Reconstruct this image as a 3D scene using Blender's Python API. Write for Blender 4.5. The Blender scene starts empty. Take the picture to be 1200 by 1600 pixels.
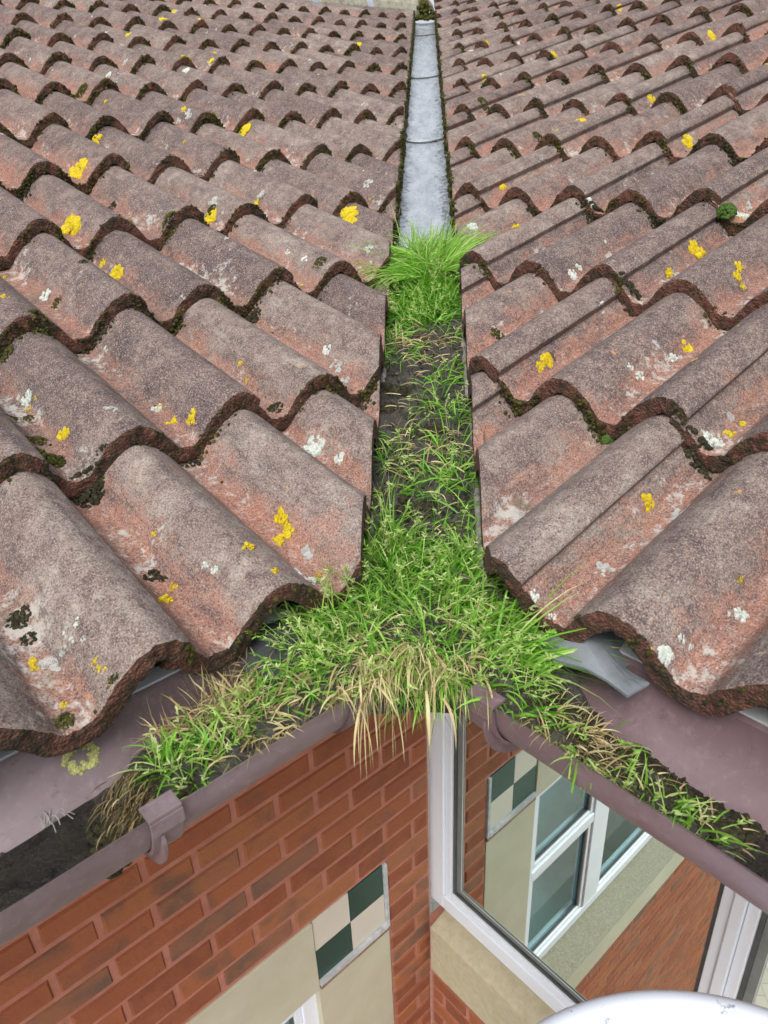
import bpy, bmesh, math, random
import numpy as np
from math import sin, cos, pi, floor, sqrt, radians
from mathutils import Matrix, Vector, noise

random.seed(11)
rng = np.random.default_rng(11)
SC = bpy.context.scene
COL = SC.collection
S2 = sqrt(2.0)

# ------------------------------------------------------------------ camera
CAM = Vector((0.01783563, -0.78047516, 0.4328047))
FW = Vector((-0.06307898392237032, 0.8883021809984295, -0.4549068882977644))
RT = Vector((0.9979605018525168, 0.051670174577628895, -0.03748372715446079))
UP = Vector((0.00979175824834616, 0.4563435419643305, 0.8897497924573263))
cd = bpy.data.cameras.new('camera')
cd.sensor_fit = 'HORIZONTAL'
cd.sensor_width = 36.0
cd.lens = 36.0 * 1165.306 / 1200.0
cd.clip_start = 0.02
cd.clip_end = 400.0
cd.dof.use_dof = True
cd.dof.focus_distance = 1.25
cd.dof.aperture_fstop = 20.0
cam = bpy.data.objects.new('camera', cd)
COL.objects.link(cam)
M = Matrix.Identity(4)
for i in range(3):
    M[i][0], M[i][1], M[i][2], M[i][3] = RT[i], UP[i], -FW[i], CAM[i]
cam.matrix_world = M
SC.camera = cam

# ------------------------------------------------------------------ overcast light
w = bpy.data.worlds.new('World'); SC.world = w; w.use_nodes = True
nt = w.node_tree; nt.nodes.clear()
SUN_EL, SUN_AZ = radians(52), radians(188)
sky = nt.nodes.new('ShaderNodeTexSky'); sky.sky_type = 'NISHITA'; sky.sun_disc = False
sky.sun_elevation = SUN_EL; sky.sun_rotation = SUN_AZ
sky.air_density = 1.0; sky.dust_density = 4.0; sky.ozone_density = 1.0
hs = nt.nodes.new('ShaderNodeHueSaturation'); hs.inputs['Saturation'].default_value = 0.32
bg = nt.nodes.new('ShaderNodeBackground'); bg.inputs['Strength'].default_value = 0.14
wo = nt.nodes.new('ShaderNodeOutputWorld')
nt.links.new(sky.outputs[0], hs.inputs['Color']); nt.links.new(hs.outputs[0], bg.inputs['Color'])
nt.links.new(bg.outputs[0], wo.inputs['Surface'])
ld = bpy.data.lights.new('sun', 'SUN'); ld.energy = 1.5; ld.angle = radians(24); ld.color = (1, .97, .93)
sun = bpy.data.objects.new('sun', ld); COL.objects.link(sun)
sdir = Vector((sin(SUN_AZ) * cos(SUN_EL), cos(SUN_AZ) * cos(SUN_EL), sin(SUN_EL)))
sun.rotation_euler = sdir.to_track_quat('Z', 'Y').to_euler()
SC.view_settings.view_transform = 'Standard'
SC.view_settings.look = 'None'
SC.view_settings.gamma = 1.0
SC.view_settings.exposure = 0.55
SC.view_settings.use_curve_mapping = False
SC.cycles.max_bounces = 8
SC.cycles.transparent_max_bounces = 12
SC.cycles.use_denoising = True

# ------------------------------------------------------------------ measurements (metres)
G = 0.3282913                 # tile gauge up the slope
TH = 0.2968340                # line through the tile noses
CT, ST = cos(TH), sin(TH)
TK = 0.0235                    # tile thickness
TILT = (TK + .0035) / G      # a few millimetres of dark gap under every nose
RH = 0.047                    # roll height
US = {1: -0.139657, -1: 0.001699}
HOFF = {1: 0.0, -1: 0.0}
B = 0.608889                  # distance of the wall faces behind the eaves line
XCUT = {1: 0.081, -1: -0.063}
ZR = -0.05                    # gutter rim
GB0, GB1 = -0.119, 0.031      # gutter front and back rim
GROUND = -6.05
NROW = 12


def P(sg, a, b, z):
    return Vector((sg * (a + b) / S2, (b - a) / S2, z))


def prof(w):
    d = abs((w - .034 + .075) % .15 - .075)          # distance from the nearest pan centre
    h = -.033 + .0015 * min(1.0, d / .016) ** 2
    t = (d - .0155) / .119
    if t > 0: h += .0505 * sin(pi * t) ** .84
    k = d - .0155
    if abs(k) < .006: h += .0022 * (1 - abs(k) / .006) ** 2
    if w < 0: return h - .006
    if w > .235: h += .0105 * min(1, (w - .235) / .04)
    return h


def hsurf(sg, u, v):
    n = floor(v / G)
    ww = ((u - US[1]) if sg > 0 else (US[-1] - u)) % .3
    return prof(ww) - TILT * (v - n * G) + HOFF[sg]


def roofpt(sg, u, v, h):
    return P(sg, u, v * CT - ST * h, v * ST + CT * h)


# ------------------------------------------------------------------ node helpers
def mat(name):
    m = bpy.data.materials.new(name); m.use_nodes = True
    return m, m.node_tree, m.node_tree.nodes['Principled BSDF']


def nd(t, kind, **kw):
    n = t.nodes.new(kind)
    for k, v in kw.items():
        if k in ('operation', 'blend_type', 'data_type', 'noise_dimensions', 'feature', 'interpolation_type', 'attribute_name', 'layer_name', 'distance'):
            setattr(n, k, v)
        else:
            n.inputs[k].default_value = v
    return n


def lk(t, a, b): t.links.new(a, b)


def noi(t, vec, scale, detail=4, rough=.6, w=None, dist=0.0):
    n = t.nodes.new('ShaderNodeTexNoise'); n.noise_dimensions = '4D' if w is not None else '3D'
    n.inputs['Scale'].default_value = scale; n.inputs['Detail'].default_value = detail
    n.inputs['Roughness'].default_value = rough; n.inputs['Distortion'].default_value = dist
    if vec is not None: lk(t, vec, n.inputs['Vector'])
    if w is not None: lk(t, w, n.inputs['W'])
    return n.outputs['Fac']


def ramp(t, fac, stops):
    r = t.nodes.new('ShaderNodeValToRGB'); e = r.color_ramp.elements
    while len(e) > 1: e.remove(e[-1])
    for i, (p, c) in enumerate(stops):
        x = e[0] if i == 0 else e.new(p)
        x.position = p
        x.color = (c, c, c, 1) if isinstance(c, (int, float)) else (*c, 1)
    lk(t, fac, r.inputs[0])
    return r.outputs['Color']


def mix(t, fac, a, b, mode='MIX'):
    m = t.nodes.new('ShaderNodeMix'); m.data_type = 'RGBA'; m.blend_type = mode
    for sock, val in ((m.inputs['Factor'], fac), (m.inputs[6], a), (m.inputs[7], b)):
        if isinstance(val, (int, float)): sock.default_value = val
        elif isinstance(val, tuple): sock.default_value = (*val, 1)
        else: lk(t, val, sock)
    return m.outputs[2]


def mth(t, op, a, b=0.0):
    m = t.nodes.new('ShaderNodeMath'); m.operation = op
    for sock, val in ((m.inputs[0], a), (m.inputs[1], b)):
        if isinstance(val, (int, float)): sock.default_value = val
        else: lk(t, val, sock)
    return m.outputs[0]


def bump(t, h, bsdf, strength=.5, dist=.002, prev=None):
    b = t.nodes.new('ShaderNodeBump'); b.inputs['Strength'].default_value = strength
    b.inputs['Distance'].default_value = dist
    lk(t, h, b.inputs['Height'])
    if prev is not None: lk(t, prev, b.inputs['Normal'])
    lk(t, b.outputs[0], bsdf.inputs['Normal'])
    return b.outputs[0]


def texco(t): return t.nodes.new('ShaderNodeTexCoord').outputs['Object']
def geopos(t): return t.nodes.new('ShaderNodeNewGeometry').outputs['Position']


# ------------------------------------------------------------------ materials
def make_tile_mat():
    m, t, p = mat('weathered_concrete_tile')
    oc = texco(t)
    oi = t.nodes.new('ShaderNodeObjectInfo').outputs['Random']
    W = mth(t, 'MULTIPLY', oi, 37.0)
    sep = t.nodes.new('ShaderNodeSeparateXYZ'); lk(t, oc, sep.inputs[0])
    z = sep.outputs['Z']
    # roll tops have lost their face to grey grit, pans keep the salmon colour
    hgt = t.nodes.new('ShaderNodeMapRange'); hgt.inputs['From Min'].default_value = -.033; hgt.inputs['From Max'].default_value = .016
    lk(t, z, hgt.inputs['Value'])
    big = noi(t, oc, 16, 5, .62, W, .6)
    mid = noi(t, oc, 60, 6, .7, W, .4)
    fine = noi(t, oc, 130, 6, .75, mth(t, 'ADD', W, 2.0), .2)
    f1 = mth(t, 'ADD', mth(t, 'MULTIPLY', big, .5), mth(t, 'MULTIPLY', mid, .5))
    f1 = mth(t, 'ADD', f1, mth(t, 'MULTIPLY', mth(t, 'SUBTRACT', fine, .5), .35))
    f1 = mth(t, 'ADD', f1, mth(t, 'MULTIPLY', mth(t, 'SUBTRACT', oi, .5), .13))
    base = ramp(t, f1, [(.33, (.062, .047, .047)), (.42, (.108, .081, .077)), (.49, (.160, .121, .108)), (.57, (.218, .178, .156)), (.69, (.34, .30, .26))])
    # the salmon body colour shows where the face is scoured: the pans and scattered patches
    tf = mth(t, 'ADD', mth(t, 'MULTIPLY', hgt.outputs[0], -.36), mth(t, 'MULTIPLY', noi(t, oc, 20, 7, .72, mth(t, 'ADD', W, 17.0), .2), 1.0))
    tf = mth(t, 'ADD', tf, mth(t, 'MULTIPLY', mth(t, 'SUBTRACT', noi(t, oc, 85, 5, .75, mth(t, 'ADD', W, 21.0)), .5), .55))
    tf = mth(t, 'ADD', tf, mth(t, 'MULTIPLY', mth(t, 'SUBTRACT', mth(t, 'FRACT', mth(t, 'MULTIPLY', oi, 7.0)), .5), .20))
    terra = ramp(t, fine, [(.35, (.25, .108, .072)), (.65, (.42, .20, .138))])
    base = mix(t, ramp(t, tf, [(.30, 0.0), (.43, .55), (.58, .92)]), base, terra)
    # purple black weathering streaks
    mp = t.nodes.new('ShaderNodeMapping'); lk(t, oc, mp.inputs['Vector']); mp.inputs['Scale'].default_value = (1, .35, 1)
    dk = ramp(t, noi(t, mp.outputs[0], 34, 7, .74, W, .25), [(.50, 0.0), (.66, .75)])
    base = mix(t, dk, base, (.070, .054, .060))
    ms = t.nodes.new('ShaderNodeMapping'); lk(t, oc, ms.inputs['Vector']); ms.inputs['Scale'].default_value = (1, .07, 1)
    st = ramp(t, noi(t, ms.outputs[0], 120, 5, .7, W, .1), [(.54, 0.0), (.68, .5)])
    base = mix(t, st, base, (.075, .060, .058))
    # salt and pepper grit
    g1 = noi(t, oc, 500, 2, .8, W)
    base = mix(t, ramp(t, g1, [(.54, 0.0), (.62, .7)]), base, (.40, .33, .295))
    base = mix(t, ramp(t, g1, [(.37, .85), (.46, 0.0)]), base, (.048, .035, .036))
    g2 = noi(t, oc, 330, 3, .8, W)
    base = mix(t, ramp(t, g2, [(.56, 0.0), (.66, .5)]), base, (.36, .20, .15))
    # crust of pale grey lichen film
    lf = mth(t, 'ADD', noi(t, oc, 62, 9, .78, W, .12), mth(t, 'MULTIPLY', noi(t, oc, 11, 2, .5, W), .45))
    lf = mth(t, 'SUBTRACT', lf, mth(t, 'MULTIPLY', hgt.outputs[0], .10))
    base = mix(t, ramp(t, lf, [(.775, 0.0), (.84, .75)]), base, (.46, .455, .42))
    lf2 = noi(t, oc, 105, 8, .7, W, .0)
    base = mix(t, ramp(t, lf2, [(.70, 0.0), (.745, .9)]), base, (.58, .58, .54))
    # faint orange crustose spots
    og = mth(t, 'ADD', noi(t, oc, 75, 4, .6, mth(t, 'ADD', W, 5.0), .3), mth(t, 'MULTIPLY', noi(t, oc, 14, 2, .5, W), .25))
    base = mix(t, ramp(t, og, [(.825, 0.0), (.85, .75)]), base, (.52, .25, .07))
    # algae in the pans
    al = mth(t, 'SUBTRACT', noi(t, oc, 22, 4, .6, mth(t, 'ADD', W, 9.0)), mth(t, 'MULTIPLY', hgt.outputs[0], .35))
    base = mix(t, ramp(t, al, [(.56, 0.0), (.70, .55)]), base, (.13, .115, .075))
    lk(t, base, p.inputs['Base Color'])
    p.inputs['Roughness'].default_value = .93
    p.inputs['Specular IOR Level'].default_value = .25
    h = mth(t, 'ADD', mth(t, 'MULTIPLY', g1, .5), mth(t, 'MULTIPLY', g2, .7))
    n1 = bump(t, mid, p, .5, .004)
    bump(t, h, p, .8, .0016, n1)
    return m


def make_edge_mat():
    m, t, p = mat('broken_tile_edge')
    oc = texco(t); oi = t.nodes.new('ShaderNodeObjectInfo').outputs['Random']
    W = mth(t, 'MULTIPLY', oi, 23.0)
    a = noi(t, oc, 60, 6, .75, W)
    b = noi(t, oc, 300, 4, .8, W)
    c = ramp(t, a, [(.3, (.105, .043, .03)), (.5, (.20, .08, .052)), (.66, (.27, .125, .085))])
    c = mix(t, ramp(t, b, [(.35, .85), (.5, 0.0)]), c, (.045, .025, .02))
    mo = noi(t, oc, 26, 8, .78, mth(t, 'ADD', W, 3.0))
    c = mix(t, ramp(t, mo, [(.46, 0.0), (.57, .88)]), c, (.036, .033, .016))
    lk(t, c, p.inputs['Base Color']); p.inputs['Roughness'].default_value = .96
    vo = t.nodes.new('ShaderNodeTexVoronoi'); vo.inputs['Scale'].default_value = 330; lk(t, oc, vo.inputs['Vector'])
    bump(t, mth(t, 'ADD', mth(t, 'ADD', b, a), vo.outputs['Distance']), p, 1.0, .006)
    return m


def simple(name, c0, c1, scale=30, rough=.8, bd=.001, bs=.4, spec=.4, metallic=0.0, detail=5, world=False):
    m, t, p = mat(name)
    v = geopos(t) if world else texco(t)
    n = noi(t, v, scale, detail, .65)
    lk(t, ramp(t, n, [(.32, c0), (.68, c1)]), p.inputs['Base Color'])
    p.inputs['Roughness'].default_value = rough; p.inputs['Specular IOR Level'].default_value = spec
    p.inputs['Metallic'].default_value = metallic
    if bd: bump(t, n, p, bs, bd)
    return m


def make_lichen(name, stops, rough=.9):
    m, t, p = mat(name)
    v = geopos(t)
    n = noi(t, v, 260, 4, .7); k = noi(t, v, 55, 3, .6)
    f = mth(t, 'ADD', mth(t, 'MULTIPLY', n, .7), mth(t, 'MULTIPLY', k, .3))
    lk(t, ramp(t, f, stops), p.inputs['Base Color']); p.inputs['Roughness'].default_value = rough
    p.inputs['Specular IOR Level'].default_value = .2
    bump(t, n, p, 1.0, .003)
    return m


def make_grass(name, stops, trans=.35):
    m, t, p = mat(name)
    at = t.nodes.new('ShaderNodeAttribute'); at.attribute_name = 'tint'
    c = ramp(t, at.outputs['Fac'], stops)
    lk(t, c, p.inputs['Base Color']); p.inputs['Roughness'].default_value = .45
    p.inputs['Specular IOR Level'].default_value = .35
    tr = t.nodes.new('ShaderNodeBsdfTranslucent'); lk(t, c, tr.inputs['Color'])
    mx = t.nodes.new('ShaderNodeMixShader'); mx.inputs[0].default_value = trans
    lk(t, p.outputs[0], mx.inputs[1]); lk(t, tr.outputs[0], mx.inputs[2])
    lk(t, mx.outputs[0], t.nodes['Material Output'].inputs['Surface'])
    return m


def make_brick():
    m, t, p = mat('red_brick')
    oc = geopos(t); oi = mth(t, 'FRACT', mth(t, 'ADD', t.nodes.new('ShaderNodeObjectInfo').outputs['Random'], t.nodes.new('ShaderNodeNewGeometry').outputs['Random Per Island']))
    W = mth(t, 'MULTIPLY', oi, 31.0)
    body = ramp(t, oi, [(0.0, (.23, .074, .039)), (.35, (.30, .094, .045)), (.6, (.345, .113, .052)), (.82, (.375, .148, .066)), (.93, (.29, .128, .072)), (1.0, (.215, .115, .08))])
    n = noi(t, oc, 14, 4, .6, W, .5)
    body = mix(t, ramp(t, n, [(.42, 0.0), (.66, .5)]), body, (.37, .128, .054))
    gr = noi(t, oc, 9, 3, .55, mth(t, 'ADD', W, 4.0), .3)
    body = mix(t, ramp(t, mth(t, 'ADD', gr, mth(t, 'MULTIPLY', oi, .18)), [(.64, 0.0), (.80, .65)]), body, (.12, .085, .068))
    sp = noi(t, oc, 170, 3, .7, W)
    body = mix(t, ramp(t, sp, [(.27, .8), (.34, 0.0)]), body, (.06, .03, .022))
    body = mix(t, ramp(t, sp, [(.73, 0.0), (.78, .5)]), body, (.5, .3, .2))
    lk(t, body, p.inputs['Base Color']); p.inputs['Roughness'].default_value = .82
    p.inputs['Specular IOR Level'].default_value = .3
    n1 = bump(t, noi(t, oc, 60, 6, .72), p, .9, .005)
    bump(t, noi(t, oc, 420, 3, .7), p, .6, .0015, n1)
    return m


def make_gutter(name, stops, lite):
    m, t, p = mat(name)
    v = geopos(t)
    n = noi(t, v, 7, 5, .6, None, .5); s = noi(t, v, 55, 6, .75)
    c = ramp(t, n, stops)
    c = mix(t, ramp(t, s, [(.60, 0.0), (.70, .8)]), c, (.075, .038, .042))
    sm = noi(t, v, 70, 9, .82, None, .1)
    c = mix(t, ramp(t, sm, [(.52, 0.0), (.70, .5)]), c, lite)
    sm2 = noi(t, v, 30, 9, .82, None, .2)
    c = mix(t, ramp(t, sm2, [(.57, 0.0), (.66, .55)]), c, (.075, .055, .052))
    c = mix(t, ramp(t, noi(t, v, 160, 4, .7), [(.70, 0.0), (.76, .6)]), c, (.5, .45, .45))
    lk(t, c, p.inputs['Base Color'])
    p.inputs['Roughness'].default_value = .42
    bump(t, s, p, .15, .0012)
    return m


def make_lead():
    m, t, p = mat('valley_metal')
    v = geopos(t)
    mp = t.nodes.new('ShaderNodeMapping'); lk(t, v, mp.inputs['Vector']); mp.inputs['Scale'].default_value = (1, .22, 1)
    n = noi(t, mp.outputs[0], 26, 6, .7); k = noi(t, v, 60, 8, .8)
    c = ramp(t, n, [(.3, (.31, .345, .38)), (.5, (.46, .505, .55)), (.72, (.60, .65, .70))])
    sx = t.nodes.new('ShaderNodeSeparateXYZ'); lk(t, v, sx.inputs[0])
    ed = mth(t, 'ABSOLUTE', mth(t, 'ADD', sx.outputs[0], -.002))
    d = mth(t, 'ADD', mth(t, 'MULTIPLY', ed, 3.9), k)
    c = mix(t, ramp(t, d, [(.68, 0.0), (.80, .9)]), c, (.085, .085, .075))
    c = mix(t, ramp(t, k, [(.735, 0.0), (.78, .8)]), c, (.06, .06, .055))
    lk(t, c, p.inputs['Base Color'])
    p.inputs['Metallic'].default_value = .35
    lk(t, ramp(t, k, [(.4, .14), (.7, .5)]), p.inputs['Roughness'])
    bump(t, n, p, .12, .002)
    return m


def make_paving():
    m, t, p = mat('pale_block_paving')
    v = geopos(t)
    br = t.nodes.new('ShaderNodeTexBrick'); lk(t, v, br.inputs['Vector'])
    br.inputs['Scale'].default_value = 1.0; br.inputs['Brick Width'].default_value = .2; br.inputs['Row Height'].default_value = .1
    br.inputs['Mortar Size'].default_value = .004
    br.inputs['Color1'].default_value = (.50, .48, .41, 1); br.inputs['Color2'].default_value = (.44, .42, .35, 1); br.inputs['Mortar'].default_value = (.33, .31, .26, 1)
    lk(t, br.outputs['Color'], p.inputs['Base Color']); p.inputs['Roughness'].default_value = .9
    return m


def make_glass():
    m, t, p = mat('coated_window_glass')
    gl = t.nodes.new('ShaderNodeBsdfGlossy'); gl.inputs['Roughness'].default_value = .0; gl.inputs['Color'].default_value = (.84, .96, .93, 1)
    tr = t.nodes.new('ShaderNodeBsdfTransparent'); tr.inputs['Color'].default_value = (.45, .62, .60, 1)
    mx = t.nodes.new('ShaderNodeMixShader'); mx.inputs[0].default_value = .84
    lk(t, tr.outputs[0], mx.inputs[1]); lk(t, gl.outputs[0], mx.inputs[2])
    lk(t, mx.outputs[0], t.nodes['Material Output'].inputs['Surface'])
    return m


def make_glass2():
    m, t, p = mat('plain_window_glass')
    gl = t.nodes.new('ShaderNodeBsdfGlossy'); gl.inputs['Roughness'].default_value = .0; gl.inputs['Color'].default_value = (.9, .95, .93, 1)
    tr = t.nodes.new('ShaderNodeBsdfTransparent'); tr.inputs['Color'].default_value = (.75, .92, .94, 1)
    mx = t.nodes.new('ShaderNodeMixShader'); mx.inputs[0].default_value = .24
    lk(t, tr.outputs[0], mx.inputs[1]); lk(t, gl.outputs[0], mx.inputs[2])
    lk(t, mx.outputs[0], t.nodes['Material Output'].inputs['Surface'])
    return m


def make_soil(name, c0, c1, c2, rough=.95, wet=False):
    m, t, p = mat(name)
    v = geopos(t)
    a = noi(t, v, 45, 6, .75); b = noi(t, v, 300, 4, .8)
    f = mth(t, 'ADD', mth(t, 'MULTIPLY', a, .6), mth(t, 'MULTIPLY', b, .4))
    lk(t, ramp(t, f, [(.35, c0), (.5, c1), (.66, c2)]), p.inputs['Base Color'])
    if wet: lk(t, ramp(t, a, [(.45, .06), (.6, .42)]), p.inputs['Roughness'])
    else: p.inputs['Roughness'].default_value = rough
    bump(t, f, p, 1.0, .008)
    return m


def make_post():
    m, t, p = mat('scuffed_white_plastic')
    v = geopos(t)
    s = noi(t, v, 42, 6, .75)
    c = ramp(t, s, [(.575, (.68, .73, .81)), (.605, (.30, .34, .42))])
    lk(t, c, p.inputs['Base Color']); p.inputs['Roughness'].default_value = .22
    return m


TILE = make_tile_mat(); EDGE = make_edge_mat()
YEL = make_lichen('yellow_lichen', [(.32, (.26, .17, .008)), (.46, (.54, .40, .012)), (.64, (.72, .58, .05))])
PALE = make_lichen('pale_lichen', [(.32, (.24, .26, .23)), (.47, (.52, .56, .51)), (.66, (.74, .77, .72))])
GREYL = make_lichen('grey_lichen', [(.32, (.20, .20, .185)), (.47, (.36, .365, .34)), (.66, (.56, .57, .54))])
OLIVE = make_lichen('olive_lichen', [(.3, (.14, .14, .05)), (.5, (.38, .38, .14)), (.68, (.52, .52, .25))])
MOSS = make_lichen('cushion_moss', [(.30, (.010, .011, .004)), (.46, (.038, .040, .010)), (.64, (.12, .115, .025))], .98)
MOSSD = make_lichen('dark_moss', [(.28, (.010, .010, .007)), (.5, (.032, .030, .016)), (.66, (.085, .080, .040))], .98)
MOSSG = make_lichen('bright_moss', [(.28, (.015, .03, .008)), (.46, (.05, .10, .02)), (.64, (.12, .22, .05))], .98)
GREEN = make_grass('meadow_grass', [(0, (.045, .16, .014)), (.4, (.145, .38, .03)), (.75, (.255, .54, .06)), (.93, (.42, .62, .15)), (1, (.55, .63, .27))])
STRAW = make_grass('dry_straw', [(0, (.10, .075, .035)), (.4, (.47, .36, .17)), (.8, (.63, .54, .30)), (1, (.58, .60, .26))], .25)
SOIL = make_soil('dark_soil', (.016, .014, .012), (.05, .044, .038), (.13, .12, .105))
MUD = make_soil('wet_silt', (.004, .004, .003), (.013, .011, .007), (.042, .036, .022), wet=True)
BRICK = make_brick()
MORTAR = simple('red_mortar', (.385, .148, .102), (.48, .21, .152), 25, .95, .003, .8)
CREAM = simple('cream_render', (.46, .435, .325), (.53, .505, .39), 6, .6, .001, .2)
STONE = simple('stained_cast_stone', (.42, .37, .25), (.53, .475, .33), 40, .8, .0015, .4, world=True)
CONC = simple('weathered_concrete_sill', (.20, .185, .13), (.36, .34, .26), 110, .9, .002, .5, world=True)
CREAMT = simple('cream_tile', (.60, .56, .48), (.64, .60, .52), 5, .35, 0, 0)
GREENT = simple('bottle_green_tile', (.016, .060, .050), (.022, .072, .060), 5, .3, 0, 0)
WHITE = simple('white_upvc', (.74, .79, .87), (.79, .84, .91), 4, .3, 0, 0)
GASK = simple('grey_gasket_and_lap_shadow', (.05, .055, .055), (.09, .095, .095), 20, .5, 0, 0)
SPACER = simple('grey_spacer', (.16, .18, .175), (.22, .24, .23), 12, .4, 0, 0)
FASC = simple('grey_white_fascia', (.48, .50, .50), (.58, .60, .60), 10, .5, .0005, .2)
GUT = make_gutter('faded_brown_plastic', [(.3, (.100, .068, .074)), (.5, (.155, .114, .122)), (.7, (.22, .175, .186))], (.31, .265, .27))
GUTR = make_gutter('brown_plastic', [(.3, (.105, .062, .070)), (.5, (.145, .094, .104)), (.7, (.19, .135, .148))], (.26, .20, .21))
GUTD = simple('dark_brown_plastic', (.085, .055, .06), (.15, .10, .11), 12, .4, .001, .15)
LEAD = make_lead()
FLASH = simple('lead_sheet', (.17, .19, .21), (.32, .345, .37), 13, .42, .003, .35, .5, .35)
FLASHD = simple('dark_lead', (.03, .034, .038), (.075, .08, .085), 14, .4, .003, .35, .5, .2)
BEDM = simple('mortar_bedding', (.13, .12, .10), (.33, .31, .27), 60, .95, .004, .8)
DARK = simple('roof_underlay', (.012, .012, .012), (.03, .028, .026), 20, .9, 0, 0)
RIDGE = simple('lichened_ridge_tile', (.20, .20, .15), (.42, .40, .32), 26, .92, .004, .7)
STRAP = simple('blue_grey_lead_strap', (.30, .36, .45), (.42, .47, .55), 12, .5, .001, .2)
GLASS = make_glass(); GLASS2 = make_glass2(); PAVE = make_paving(); POST = make_post()
ROOM = simple('pale_teal_room', (.34, .52, .58), (.50, .66, .70), 2, .8, 0, 0)
FIBRE = simple('white_fibres', (.20, .19, .18), (.34, .33, .31), 40, .9, 0, 0)


# ------------------------------------------------------------------ object helpers
def empty(name, label, cat, loc=(0, 0, 0), group=None):
    o = bpy.data.objects.new(name, None); COL.objects.link(o)
    o.location = loc; o.empty_display_size = .05
    o['label'] = label; o['category'] = cat; o['kind'] = 'thing'
    if group: o['group'] = group
    return o


def link(name, me, parent=None, mats=(), kind=None, label=None, cat=None, group=None, mw=None):
    for m in mats: me.materials.append(m)
    o = bpy.data.objects.new(name, me); COL.objects.link(o)
    if parent is not None:
        o.parent = parent
        pl = PW.get(parent.name)
        base = pl if pl is not None else Matrix.Translation(parent.location)
        o.matrix_parent_inverse = base.inverted()
    if mw is not None: o.matrix_world = mw; o.matrix_basis = mw
    if kind: o['kind'] = kind
    if label: o['label'] = label
    if cat: o['category'] = cat
    if group: o['group'] = group
    return o


PW = {}


def mesh(name, v, f, smooth=False):
    me = bpy.data.meshes.new(name); me.from_pydata([tuple(x) for x in v], [], f)
    if smooth: me.polygons.foreach_set('use_smooth', [True] * len(me.polygons))
    me.update()
    return me


class MB:
    """collects pieces of ONE part"""
    def __init__(s): s.v = []; s.f = []
    def add(s, v, f):
        n = len(s.v); s.v += [tuple(x) for x in v]; s.f += [[i + n for i in q] for q in f]; return s
    def box(s, fr, a0, a1, b0, b1, z0, z1):
        v = [fr(a, b, z) for a in (a0, a1) for b in (b0, b1) for z in (z0, z1)]
        return s.add(v, [(0, 1, 3, 2), (4, 6, 7, 5), (0, 4, 5, 1), (2, 3, 7, 6), (0, 2, 6, 4), (1, 5, 7, 3)])
    def build(s, name, m, parent=None, smooth=False, bevel=0, **kw):
        me = mesh(name, s.v, s.f, smooth)
        bm = bmesh.new(); bm.from_mesh(me)
        bmesh.ops.recalc_face_normals(bm, faces=bm.faces)
        if bevel:
            bmesh.ops.bevel(bm, geom=[e for e in bm.edges if len(e.link_faces) == 2 and e.calc_face_angle(0) > .6], offset=bevel, segments=2, affect='EDGES', profile=.5)
        bm.to_mesh(me); bm.free()
        if getattr(s, 'auto', False):
            me.polygons.foreach_set('use_smooth', [True] * len(me.polygons)); me.set_sharp_from_angle(angle=.6)
        return link(name, me, parent, [m], **kw)


fr_r = lambda a, b, z: P(1, a, b, z)
fr_l = lambda a, b, z: P(-1, a, b, z)


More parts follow.
